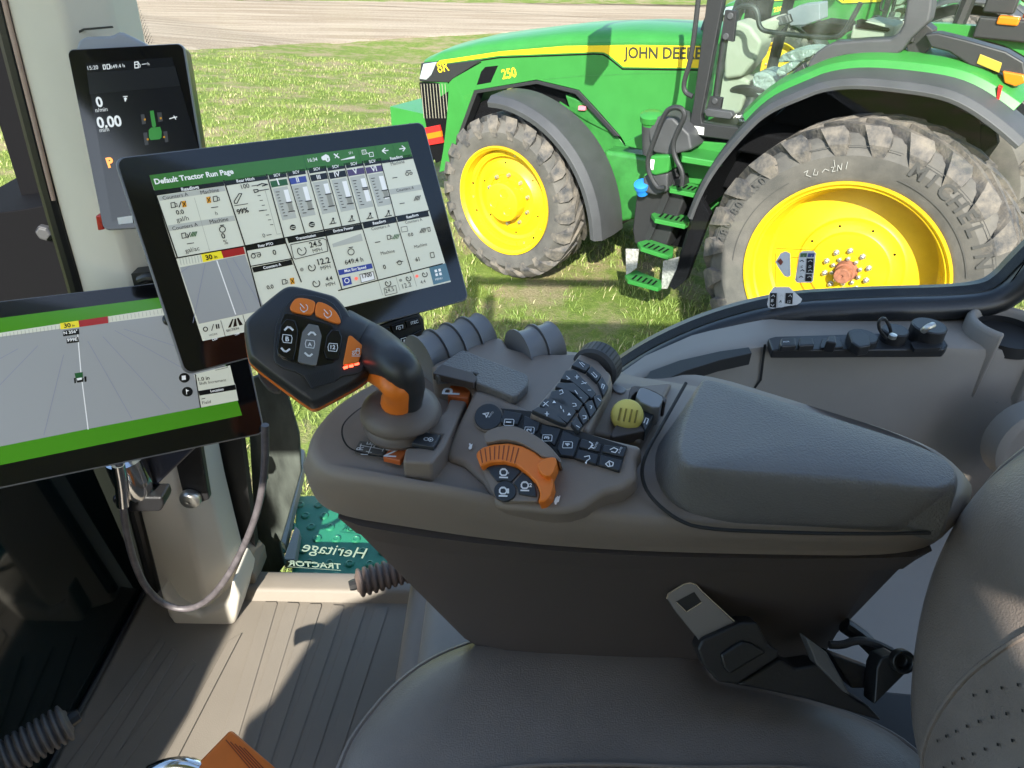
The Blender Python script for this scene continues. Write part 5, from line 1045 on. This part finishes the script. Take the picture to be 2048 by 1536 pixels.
l7([(820, 350), (848, 338), (880, 343), (850, 352)], .0012); l7([(800, 374), (824, 372), (826, 384), (806, 390)], .001, stext, 4, True); l7([(826, 380), (886, 370)], .0009); l7([(866, 376), (934, 630), (960, 626)], .0004, smid)
for k in range(7): l7([(824+k*12, 408+k*28), (840+k*12, 406+k*28)], .0007)
l7([(832, 496), (858, 492)], .001)
f7([(358, 768), (498, 746), (506, 790), (370, 816)], 2, cream); f7([(496, 746), (612, 726), (626, 768), (508, 792)], 2, syel); t7('30', (526, 780), (566, 772), stext, 4, .03); t7('in', (570, 770), (596, 766), stext, 4, .02); f7([(610, 726), (740, 702), (752, 744), (626, 768)], 2, sred)
f7([(374, 822), (750, 748), (848, 1028), (864, 1066), (484, 1148)], 2, sgrey); l7([(588, 784), (696, 1092)], .0011, swhite, 3)
for k in range(8): l7([(374+k*17, 770-k*2.5), (382+k*17, 808-k*2.5)], .0004, smid, 3)
for a, b in (((520, 800), (450, 1140)), ((680, 770), (830, 1020)), ((430, 815), (380, 850)), ((640, 778), (760, 1070))): l7([a, b], .0005, sline, 3)
f7([(482, 1152), (740, 1096), (770, 1190), (508, 1246)], 1, cream); l7([(610, 1128), (636, 1218)], .0005, sblack, 3); l7([(738, 1096), (764, 1190)], .0005, sblack, 3); c7(522, 1178, 12, stext, 3, .0009); l7([(558, 1186), (568, 1150)], .0008); l7([(584, 1152), (588, 1174)], .0013); l7([(596, 1150), (600, 1172)], .0013); t7('WORK', (544, 1220), (594, 1208)); t7('OFF', (562, 1246), (594, 1238), swhite, 4, .02)
f7([(676, 1120), (684, 1118), (668, 1168), (652, 1170)], 3, sblack); f7([(690, 1118), (698, 1116), (704, 1160), (682, 1166)], 3, sblack); f7([(702, 1114), (712, 1112), (738, 1152), (718, 1158)], 3, sblack); t7('SECTION', (644, 1194), (716, 1178), stext, 4, .02); t7('OFF', (692, 1214), (720, 1208), swhite, 4, .02)
bar([(752, 694), (982, 652), (990, 684), (762, 726)], 'Rear PTO', (828, 706), (914, 690)); t7('0', (914, 750), (934, 746), stext, 4, .02); c7(798, 756, 12, stext, 4, .0008); c7(830, 754, 8, stext, 4, .0007); l7([(790, 742), (836, 736), (842, 752)], .0008)
l7([(780, 816), (1024, 770)], GL*.8, sblack, 3); bar([(790, 822), (1018, 776), (1026, 806), (800, 852)], 'Counters A', (858, 832), (960, 810)); t7('0.0', (874, 950), (922, 940), stext, 4, .02); pump(964, 894, .9); glassicon(1008, 884)
bar([(992, 650), (1218, 610), (1226, 640), (1002, 682)], 'Transmission', (1046, 664), (1160, 642)); l7([(1014, 690), (1200, 654), (1220, 664), (1228, 728), (1042, 774), (1030, 766)], .0008, stext, 4, True)
def dialc(x, y, r): l7([(x+r*math.cos(R(a)), y+r*math.sin(R(a))) for a in range(-50, 220, 22)], .001); l7([(x, y), (x-r*.7, y-r*.7)], .0008)
dialc(1078, 726, 25); t7('24.5', (1126, 708), (1196, 694), stext, 4, .02); t7('MPH', (1144, 738), (1198, 726)); dialc(1136, 822, 20); c7(1078, 834, 11, smid, 4); t7('12.2', (1174, 808), (1244, 794), stext, 4, .02); t7('MPH', (1190, 838), (1246, 826)); dialc(1162, 914, 20); t7('4.4', (1214, 902), (1262, 892), stext, 4, .02); t7('MPH', (1220, 934), (1272, 922))
bar([(1216, 608), (1420, 570), (1430, 602), (1226, 640)], 'Engine Power', (1262, 620), (1378, 598)); f7([(1254, 686), (1420, 626), (1430, 668), (1258, 706)], 2, sband); c7(1362, 732, 18, stext, 4, .0009); l7([(1350, 708), (1372, 704)], .001); t7('649.4 h', (1330, 806), (1434, 786), stext, 4, .01)
bar([(1286, 838), (1480, 798), (1488, 826), (1294, 868)], 'Max Eng Speed', (1326, 850), (1450, 826), sblue); f7([(1308, 882), (1358, 872), (1368, 918), (1318, 930)], 2, sblue); c7(1338, 898, 13, swhite, 4, .0008); c7(1392, 886, 10, pm('screen_led_red', (.7, .12, .08), .3, emit=.4), 4); f7([(1412, 862), (1490, 846), (1500, 890), (1422, 910)], 2, swhite); l7([(1412, 862), (1490, 846), (1500, 890), (1422, 910)], .0006, sblack, 4, True); t7('1700', (1430, 884), (1484, 872), stext, 5, .02)
bar([(1428, 566), (1616, 532), (1624, 562), (1436, 598)], 'Readings', (1490, 576), (1564, 560)); t7('Counters A', (1482, 608), (1588, 588)); l7([(1502, 678), (1530, 673)], .0009); pump(1570, 638, .8); hatch(1604, 632); t7('Machine', (1536, 750), (1616, 734)); t7('0', (1550, 832), (1566, 829), stext, 4, .02); c7(1642, 794, 12, stext, 4, .0008); l7([(1624, 792), (1662, 786)], .0008)
bar([(1534, 192), (1712, 168), (1720, 194), (1542, 222)], 'Readings', (1590, 202), (1662, 188)); t7('Machine', (1594, 234), (1672, 218)); l7([(1602, 306), (1628, 302)], .0009); c7(1686, 282, 9, stext, 4, .0008); c7(1708, 278, 7, stext, 4, .0008); l7([(1680, 266), (1706, 262)], .001); f7([(1580, 372), (1766, 342), (1776, 372), (1590, 402)], 1, sband); t7('Counters A', (1626, 386), (1726, 368)); l7([(1644, 454), (1670, 450)], .0009); hatch(1726, 410, stext)
bar([(1624, 530), (1806, 498), (1814, 526), (1632, 560)], 'Readings', (1684, 540), (1752, 524)); t7('Counters A', (1676, 570), (1774, 552)); t7('0.0', (1690, 644), (1726, 638), stext, 4, .02); hatch(1760, 596, stext); l7([(1804, 592), (1816, 590), (1820, 612), (1808, 614)], .0008, stext, 4, True); t7('Machine', (1730, 712), (1802, 694)); t7('61', (1734, 788), (1762, 782), stext, 4, .02); l7([(1818, 738), (1838, 734), (1844, 762), (1824, 766)], .0008, stext, 4, True); l7([(1650, 590), (1684, 584), (1690, 612), (1656, 618)], .0005, stext, 4, True)
f7([(1290, 960), (1890, 804), (1914, 880), (1314, 1052)], 1, cream); l7([(1520, 900), (1544, 980)], .0005, smid, 2); l7([(1620, 874), (1644, 954)], .0005, smid, 2); l7([(1716, 848), (1740, 930)], .0005, smid, 2)
dialc(1576, 914, 16); t7('24.5', (1562, 970), (1612, 956)); l7([(1552, 942), (1620, 926), (1628, 968), (1560, 984)], .0006, stext, 4, True); c7(1648, 896, 9, smid, 4); dialc(1694, 886, 14); t7('12.2', (1662, 944), (1712, 930)); c7(1742, 872, 9, pm('screen_led_red', (.7, .12, .08), .3, emit=.4), 4); dialc(1788, 862, 14); t7('4.4', (1762, 918), (1798, 908))
f7([(1812, 822), (1908, 798), (1936, 896), (1838, 922)], 2, steal)
for dx, dy in ((0, 0), (22, -5), (5, 22), (27, 17)): f7([(1842+dx, 836+dy), (1856+dx, 833+dy), (1860+dx, 848+dy), (1846+dx, 851+dy)], 3, swhite)
t7('MENU', (1850, 898), (1890, 888), swhite, 4)
s.build('screen_page', main, smoothf=False)
# key strip clipped under the upper touchscreen
KS = Fr(MF.o-MF.ey*.1+MF.n*.0, MF.ex, MF.ey*.95+MF.n*.3, MF.n)
KS = Fr(MF.P(800, 660, -.01), MF.ex, MF.ey*.9+MF.n*.2, MF.n)
m = MB(); m.pp(KS, [(700, 670), (838, 624), (848, 636), (854, 676), (846, 684), (780, 706), (720, 712)], -.018, 0, case, 0); kst = m.build('key_strip', main, .003)
k1 = MB()
for p in (Z1((1150, 440), (1250, 420), (1270, 480), (1190, 500)), Z1((1262, 408), (1370, 372), (1388, 440), (1280, 470)), Z1((1378, 372), (1495, 340), (1512, 396), (1396, 432)), Z1((1300, 525), (1400, 485), (1420, 555), (1315, 580)), Z1((1415, 490), (1515, 435), (1535, 500), (1440, 545)), Z1((1200, 560), (1280, 530), (1296, 575), (1240, 580))):
    q = MB(); q.pp(KS, p, 0, .003, gloss); q.build('strip_key', kst, .0008)
k1.text(KS, 'ITEC', z1(1424, 402), z1(1484, 384), icon, .0036, .02); k1.spx(KS, [z1(1208+20*math.cos(R(a)), 466+22*math.sin(R(a))) for a in range(0, 361, 30)], .0009, .0036, icon); k1.spx(KS, Z1((1306, 440), (1306, 416), (1356, 404), (1356, 430)), .0008, .0036, icon); k1.spx(KS, [z1(1331+10*math.cos(R(a)), 430+10*math.sin(R(a))) for a in range(0, 361, 45)], .0008, .0036, icon); k1.spx(KS, Z1((1342, 516), (1384, 504), (1394, 546), (1352, 560)), .0007, .0036, icon, True); k1.add([KS.P(*z1(*p), .0036) for p in ((1362, 525), (1374, 522), (1380, 545), (1364, 548))], [[0, 1, 2, 3]], icon)
k1.build('key_lettering', kst, smoothf=False)
# lower touchscreen
LF = Fr((-.515, .7346, 2.5986), (.891, .4494, -.064), (-.2471, .5985, .7621), (0, -.6, .5))
z8 = lambda x, y: (x/3.303, 540+y/3.303)
low = display('touchscreen', 'lower touchscreen showing a grey guidance map with a white track line', LF, .337, .225, .009)
s = MB()
def f8(pts, lv, mat): s.flat(LF, [z8(*p) for p in pts], W0+.0003*lv, mat)
def t8(b_, a, b, mat=swhite, lv=4, bold=.02): s.text(LF, b_, z8(*a), z8(*b), mat, W0+.0003*lv, bold)
def l8(p, wd=.0008, mat=swhite, lv=4, closed=False): s.spx(LF, [z8(*q) for q in p], wd, W0+.0003*lv, mat, closed)
f8([(-220, 345), (1340, 145), (1600, 960), (-60, 1302)], 0, sfg)
f8([(-200, 446), (1310, 216), (1340, 330), (-190, 470)], 1, cream)
f8([(-200, 468), (400, 388), (1320, 268), (1375, 410), (1555, 756), (1575, 860), (1322, 908), (580, 1050), (-60, 1178)], 2, sgrey)
f8([(1280, 690), (1520, 630), (1550, 758), (1312, 798)], 3, cream); f8([(1308, 800), (1552, 757), (1574, 862), (1330, 908)], 3, cream); f8([(1310, 800), (1552, 757), (1560, 790), (1318, 830)], 4, sblack); t8('Location', (1392, 808), (1478, 794), swhite, 5); t8('1.0 in', (1312, 735), (1386, 722), stext); t8('Shift Increment', (1318, 760), (1494, 734), stext, 4, 0); l8([(1332, 852), (1354, 848)], .0009, stext); t8('Field', (1338, 888), (1394, 878), stext, 4, 0); l8([(1290, 690), (1324, 908)], .0012, sblack, 5); l8([(1420, 648), (1500, 632), (1502, 644), (1424, 662)], .0006, stext, 4)
for k in range(60):
    x = -160+k*25; y = 445-(x+200)*.152+8
    if 400 < x < 715: continue
    l8([(x, y), (x+4, y+34-k*.15)], .0004, smid, 3)
f8([(396, 352), (518, 334), (524, 378), (400, 392)], 3, syel); t8('30', (424, 382), (470, 376), stext, 4, .03); t8('in', (474, 374), (498, 371), stext); f8([(518, 334), (712, 306), (716, 350), (524, 377)], 3, sred)
f8([(414, 402), (520, 388), (524, 424), (418, 438)], 4, sblack); t8('N 356°', (422, 426), (514, 412), swhite, 5); f8([(438, 452), (516, 442), (522, 476), (442, 486)], 4, sblack); t8('999E', (444, 474), (512, 466), swhite, 5)
l8([(513, 424), (535, 680), (582, 1052)], .0011, swhite, 3)
for a, b in (((420, 560), (290, 1090)), ((580, 470), (870, 980)), ((680, 440), (1120, 920)), ((760, 400), (1300, 700)), ((250, 500), (-60, 820)), ((820, 390), (1330, 560)), ((120, 520), (-100, 640))): l8([a, b], .0006, sline, 3)
f8([(492, 682), (546, 674), (548, 712), (500, 718)], 4, sgr2); f8([(488, 714), (500, 712), (502, 746), (492, 748)], 4, sblack); f8([(556, 704), (570, 702), (572, 736), (560, 740)], 4, sblack); f8([(504, 722), (552, 714), (550, 738), (510, 744)], 4, sblack); f8([(506, 716), (540, 710), (542, 724), (512, 730)], 5, swhite)
for cx, cy in ((1218, 712), (1238, 804)): f8([(cx+36*math.cos(R(a)), cy+32*math.sin(R(a))) for a in range(0, 360, 20)], 4, sblack)
f8([(1200, 700), (1226, 696), (1228, 724), (1202, 728)], 5, swhite); l8([(1233, 820), (1230, 788)], .0009, swhite, 5); f8([(1230, 790), (1250, 796), (1232, 806)], 5, swhite)
s.build('screen_page', low, smoothf=False)
m = MB(); m.lathe(LF.P(338, 640, .002), LF.n, [(.008, -.01), (.008, .004), (.005, .007), (.001, .007)], case, 16); m.build('side_knob', low)
# corner post display
CF = Fr((-.5086, .9639, 2.8305), (.9958, .0734, .0555), (-.0775, .3448, .9355), (.05, -.936, .349))
k_ = .80; CF.o = CAM+(CF.o-CAM)*k_
post = display('corner_display', 'tall black instrument display on the corner pillar with white numbers and an orange P', CF, .15*k_, .2322*k_, .008*k_, .03)
zc = lambda x, y: (x/3.84, y/3.84)
s = MB()
def tc_(b_, a, b, mat=swhite, bold=.0): s.text(CF, b_, zc(*a), zc(*b), mat, .0018, bold)
def lc(p, wd=.0006, mat=swhite, closed=False): s.spx(CF, [zc(*q) for q in p], wd, .0018, mat, closed)
s.flat(CF, [zc(*p) for p in [(655, 490), (1320, 440), (1520, 1120), (1560, 1560), (860, 1700)]], .0012, pm('display_panel_dark', (.012, .013, .016), .12, emit=.02))
s.flat(CF, [zc(*p) for p in [(668, 560), (1345, 510), (1385, 660), (690, 724)]], .0014, pm('display_band_dark', (.022, .023, .026), .12))
tc_('15:20', (676, 538), (756, 530)); tc_('649.4 h', (850, 528), (960, 516)); tc_('0', (746, 822), (796, 816), swhite, .03); tc_('n/min', (736, 862), (828, 852)); tc_('0.00', (752, 982), (940, 966), swhite, .03); tc_('mi/h', (768, 1016), (840, 1006)); tc_('P', (832, 1286), (882, 1276), sor, .05); tc_('h', (1134, 502), (1150, 500)); lc([(1090, 494), (1126, 490)])
lc([(790, 500), (806, 498), (812, 528), (796, 532)], .0008, swhite, True); lc([(820, 496), (840, 494), (844, 528), (824, 530)], .0008, swhite, True); lc([(1034, 478), (1060, 474), (1062, 520), (1036, 522)], .0009, swhite, True); lc([(1064, 480), (1076, 500), (1074, 518)], .0007); lc([(1036, 496), (1060, 493)], .0007)
lc([(946, 742), (978, 740)], .0009); s.flat(CF, [zc(*p) for p in [(950, 756), (962, 746), (974, 754), (976, 762), (968, 764), (968, 778), (958, 780), (956, 766)]], .0018, swhite)
lc([(1302, 912), (1330, 904), (1358, 898)], .001); lc([(1335, 890), (1350, 916)], .001)
for p in ([(1080, 880), (1108, 876), (1122, 950), (1092, 956)], [(1205, 864), (1240, 862), (1252, 930), (1218, 938)], [(1100, 1020), (1130, 1016), (1142, 1110), (1112, 1116)], [(1254, 1010), (1284, 1006), (1294, 1090), (1268, 1094)]): s.flat(CF, [zc(*q) for q in p], .0015, pm('picture_tyre', (.03, .03, .033), .3, emit=.1))
s.flat(CF, [zc(*p) for p in [(1150, 852), (1180, 848), (1200, 968), (1184, 980), (1168, 970)]], .0017, lit('picture_green', (.03, .16, .035))); s.flat(CF, [zc(*p) for p in [(1142, 1000), (1160, 980), (1230, 974), (1242, 1010), (1240, 1056), (1226, 1070), (1156, 1076), (1144, 1056)]], .0017, lit('picture_green', (.03, .16, .035)))
for x, y in ((1112, 918), (1234, 908), (1134, 1070), (1260, 1052)): s.flat(CF, [zc(x-7, y-6), zc(x+7, y-8), zc(x+8, y+6), zc(x-6, y+8)], .0018, samb)
s.flat(CF, [zc(*p) for p in [(900, 1672), (1014, 1655), (1022, 1710), (912, 1724)]], .0018, whit)
s.build('screen_page', post, smoothf=False)
m = MB(); m.pp(Fr(CF.P(290, 80, -.03), CF.ex, CF.ey, CF.n), [(150, 96), (156, 78), (170, 72), (224, 70), (236, 60), (262, 72), (300, 92), (300, 130), (150, 130)], -.02, .0, pm('bracket_grey', (.25, .26, .27), .5), 0); m.build('mounting_bracket', post, .006)
# bracket, ball mount and cable under the lower screen
t = thing('display_bracket', 'chrome ball mount and black clamp bracket holding the lower touchscreen', 'bracket', at(280, 960, 2.35))
BY = Fr((0, .74, 0), (1, 0, 0), (0, 0, 1), (0, -1, 0))
zz5 = lambda x, y: (x/2.416, 900+y/2.416)
m = MB(); m.pp(BY, [zz5(*p) for p in [(505, 0), (930, -60), (960, -20), (740, 190), (700, 220), (560, 210), (520, 100)]], -.03, -.012, pm('bracket_blue_black', (.02, .024, .04), .35)); m.build('arm_plate', t, .004)
chrome = pm('chrome', (.75, .74, .72), .12, metal=1)
m = MB(); m.lathe(BY.P(*zz5(645, 150), .0), UZ, [(.001, -.03), (.017, -.026), (.024, -.012), (.026, .01), (.026, .045), (.001, .05)], chrome, 32); m.build('ball_mount', t)
m = MB(); m.pp(BY, [zz5(*p) for p in [(535, 235), (580, 230), (780, 230), (792, 265), (775, 300), (625, 303), (545, 262)]], -.02, .012, black_in); m.build('clamp', t, .004)
cabm = pm('cable_sheath', (.10, .09, .095), .38, bump=.2, bscale=300, var=.3, vscale=60)
m = MB(); pth = [(238, 925), (243, 960), (246, 1010), (252, 1060), (266, 1120), (290, 1175), (325, 1208), (365, 1220), (405, 1210), (445, 1170), (480, 1110), (508, 1045), (524, 985), (531, 920), (530, 850)]
m.tube([BY.P(x, y, .03-.0016*i) for i, (x, y) in enumerate(pth)], .0052, cabm, 12, 2); cb = m.build('cable')
tag(cb, 'long grey cable looping from the screen bracket down and up past the pillar', 'cable')
m = MB(); m.tube([BY.P(236, 928, .031), BY.P(243, 968, .03), BY.P(246, 1010, .029)], .0085, chrome, 14, 1); m.build('connector_sleeve', cb)

# ================================================================ SEAT
leather = pm('seat_leather', (.205, .17, .147), .38, bump=.55, bscale=620, var=.12, vscale=7)
seat = thing('operator_seat', 'brown grey leather operator seat with rounded cushion and side bolster in the foreground', 'seat', (.2, .1, FZ))
ce = [(660, 1600), (690, 1500), (730, 1440), (790, 1370), (860, 1318), (950, 1283), (1060, 1260), (1180, 1249), (1290, 1254), (1360, 1268), (1396, 1300), (1420, 1350), (1450, 1374), (1560, 1388), (1690, 1425), (1790, 1470), (1850, 1520), (1960, 1640), (1980, 1900), (700, 1950), (640, 1750)]
e = [at(*p, 2.425) for p in ce]; e = resample(smooth(e, 2, True), 120, True); sc_ = sum(e, V())/120
def off(L, d, dz): return [p+((sc_-p).normalized()*d)+V((0, 0, dz)) for p in L]
fr_ = lambda k, dz: [p.lerp(sc_, k)+V((0, 0, dz)) for p in e]
m = MB(); m.loft([fr_(.10, -.12), fr_(-.015, -.06), fr_(-.02, -.02), e, fr_(.04, .012), fr_(.14, .024), fr_(.30, .030), fr_(.5, .030), fr_(.75, .030)], leather); m.build('seat_cushion', seat, angle=80)
m = MB(); m.tube(e+[e[0]], .0035, leather, 8, 0); m.build('cushion_piping', seat)
m = MB(); m.tube([at(x, y, z) for x, y, z in ((900, 1556, 2.4535), (1000, 1536, 2.4555), (1100, 1528, 2.4565), (1250, 1528, 2.457), (1400, 1536, 2.457), (1560, 1530, 2.4565), (1700, 1545, 2.455))], .0022, leather); m.build('cushion_seam', seat)
# backrest bolster
be_ = [(2110, 880), (2048, 921), (2000, 955), (1960, 988), (1925, 1030), (1900, 1072), (1872, 1130), (1850, 1192), (1836, 1250), (1824, 1320), (1818, 1400), (1824, 1470), (1850, 1545), (1900, 1640)]
zs_ = [2.77, 2.745, 2.725, 2.705, 2.68, 2.655, 2.63, 2.60, 2.575, 2.55, 2.52, 2.50, 2.48, 2.45]
L = []
for (x, y), z in zip(be_, zs_):
    p = at(x, y, z)
    L.append([p+V((.10, .05, 0)), p+V((.04, .035, 0)), p+V((.008, .012, 0)), p, p+V((-.004, -.02, 0)), p+V((-.004, -.06, .004)), p+V((.004, -.11, .008)), p+V((.016, -.15, .010)), p+V((.020, -.17, .010)), p+V((.022, -.26, .01)), p+V((.03, -.45, .01))])
cols = [resample(smooth(list(c), 2), 60) for c in zip(*L)]; rows = [resample(smooth(list(c), 2), 60) for c in zip(*cols)]
m = MB(); m.loft(rows, leather, closed=False); m.build('seat_back', seat, angle=80)
m = MB(); m.tube([rows[i][7]+V((-.002, 0, 0)) for i in range(0, 60, 2)], .0028, leather, 8, 1); m.build('back_piping', seat)
def at_y(i, y):
    r = rows[i]
    for j in range(8, 59):
        if (r[j].y-y)*(r[j+1].y-y) <= 0: return r[j].lerp(r[j+1], (y-r[j].y)/((r[j+1].y-r[j].y) or 1e-9))
    return r[-1]
sy = [rows[i][8].y-.02-.16*(1-i/59) for i in range(60)]
m = MB(); m.tube([at_y(i, sy[i])+V((-.0005, 0, 0)) for i in range(18, 60, 3)], .0022, leather, 6, 2); m.build('back_seam', seat)
m = MB()
for i in range(20, 58, 2):
    for j in range(60):
        p = rows[i][j]
        if j % 2 == (i//2) % 2 and sy[i]-.012 > p.y: m.add([p+V((-.0022, a*.0016, b*.0016)) for a, b in ((-1, 0), (0, -1), (1, 0), (0, 1))], [[0, 1, 2, 3]], dark_in)
m.build('perforation', seat, smoothf=False)
# belt latch
zt = lambda x, y: (1280+x/2.667, 1040+y/2.667)
BF = Fr(at(1440, 1280, 2.55), (1, 0, 0), (0, .62, .78), (0, -.78, .62))
m = MB(); m.pp(BF, [zt(*p) for p in [(305, 690), (330, 640), (540, 545), (630, 545), (680, 660), (745, 700), (740, 740), (520, 880), (420, 870), (340, 780)]], -.02, .004, black_in); m.pp(BF, [zt(*p) for p in [(430, 720), (545, 645), (600, 660), (680, 710), (560, 780), (480, 830), (445, 790)]], .0, .008, seal)
m.pp(BF, [zt(*p) for p in [(520, 880), (745, 740), (830, 790), (960, 770), (1130, 940), (1230, 1000), (1300, 1080), (900, 960)]], -.04, -.008, black_in); bk = m.build('belt_latch', seat, .003)
m = MB(); tg = [zt(*p) for p in [(142, 415), (150, 392), (235, 340), (270, 334), (300, 345), (330, 380), (520, 560), (330, 660), (190, 490)]]
m.pp(BF, tg, -.006, -.003, pm('latch_steel', (.24, .24, .25), .35, metal=.8)); to = m.build('latch_tongue', seat, .001)
m = MB(); m.spx(BF, [zt(*p) for p in [(142, 420), (150, 394), (235, 342), (270, 336), (300, 346), (330, 380), (520, 556)]], .0009, -.0022, chrome); m.pp(BF, [zt(*p) for p in [(192, 436), (290, 384), (328, 436), (248, 490)]], -.004, -.0024, dark_in); m.spx(BF, [zt(*p) for p in [(196, 440), (248, 490), (328, 440)]], .0008, -.0016, chrome); m.build('tongue_slot', seat, smoothf=False)
m = MB(); m.pp(BF, [zt(*p) for p in [(880, 620), (1000, 710), (1130, 940), (1090, 920), (940, 770)]], -.02, -.004, pm('bracket_flank_grey', (.10, .10, .10), .4)); m.pp(BF, [zt(*p) for p in [(1010, 710), (1250, 800), (1270, 900), (1130, 900)]], -.05, -.03, seal); m.pp(BF, [zt(*p) for p in [(1265, 790), (1290, 735), (1360, 715), (1440, 760), (1430, 810), (1250, 990)]], -.03, -.008, seal); m.lathe(BF.P(*zt(1395, 750), -.006), BF.n, [(.011, -.004), (.011, .006), (.007, .006), (.006, -.002), (.001, -.002)], seal, 20); m.build('hinge_bracket', seat, .002)
m = MB(); m.tube([BF.P(*zt(*p), -.06) for p in [(1090, 560), (1150, 600), (1200, 640), (1260, 700)]], .008, seal); m.tube([BF.P(*zt(*p), -.04) for p in [(1010, 665), (1080, 668), (1150, 640), (1240, 650), (1340, 700)]], .004, grey_pl); m.build('bracket_rod', seat)
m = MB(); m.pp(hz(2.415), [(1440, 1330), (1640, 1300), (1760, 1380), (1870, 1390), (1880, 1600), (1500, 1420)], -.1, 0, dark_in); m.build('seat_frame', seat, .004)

# ================================================================ LOOSE PIECES
def bellows(name, a, b, r_, n_, mat, lab, tip=True):
    d = (b-a); L_ = d.length; prof = [(.001, 0), (r_*.55, 0), (r_*.62, L_*.02)]
    for k in range(n_):
        z0 = L_*(.03+.95*k/n_); z1_ = L_*(.03+.95*(k+1)/n_); h = z1_-z0
        prof += [(r_*.80, z0), (r_*.97, z0+h*.18), (r_, z0+h*.40), (r_*.97, z0+h*.62), (r_*.80, z0+h*.82)]
    prof += [(r_*.8, L_), (.001, L_)]
    m = MB(); m.lathe(a, d, prof, mat, 40); o = m.build(name, angle=60); tag(o, lab, 'bellows')
    if tip: m = MB(); m.lathe(a-d.normalized()*.012, d, [(.001, 0), (r_*.32, 0), (r_*.38, .006), (r_*.38, .014)], black_in, 8); m.build('end_nut', o)
    return o
bellows('rubber_bellows', at(712, 1168, 2.10), at(832, 1132, 2.10), .026, 9, pm('brown_rubber', (.14, .105, .09), .55, bump=.2, bscale=200), 'brown ribbed rubber bellows sticking out from under the console by the door')
bellows('rubber_bellows', at(140, 1440, 2.16), at(-60, 1560, 2.16), .027, 13, pm('grey_rubber', (.085, .08, .078), .5, bump=.2, bscale=200), 'dark grey ribbed rubber bellows in the bottom corner near the windshield', True)
OF = fr3((465, 1462, 2.20), (395, 1536, 2.20), (545, 1536, 2.17))
m = MB(); m.pp(OF, [(462, 1458), (470, 1464), (570, 1550), (600, 1640), (420, 1640), (360, 1590), (388, 1534)], -.03, 0, orange); pd = m.build('orange_lever', None, .004); tag(pd, 'orange ridged lever pad rising above the floor mat at the bottom edge', 'lever')
m = MB()
for k in range(5): m.spx(OF, [(452+k*9, 1486+k*4-6), (520+k*13, 1560+k*6)], .0012, .0006, pm('orange_groove', (.30, .06, .01), .6))
m.build('pad_groove', pd, smoothf=False)
m = MB(); m.tube([at(300, 1548, 2.19), at(330, 1534, 2.195), at(370, 1530, 2.195), at(400, 1540, 2.19)], .011, chrome, 14); ho = m.build('shaft'); par(ho, pd)
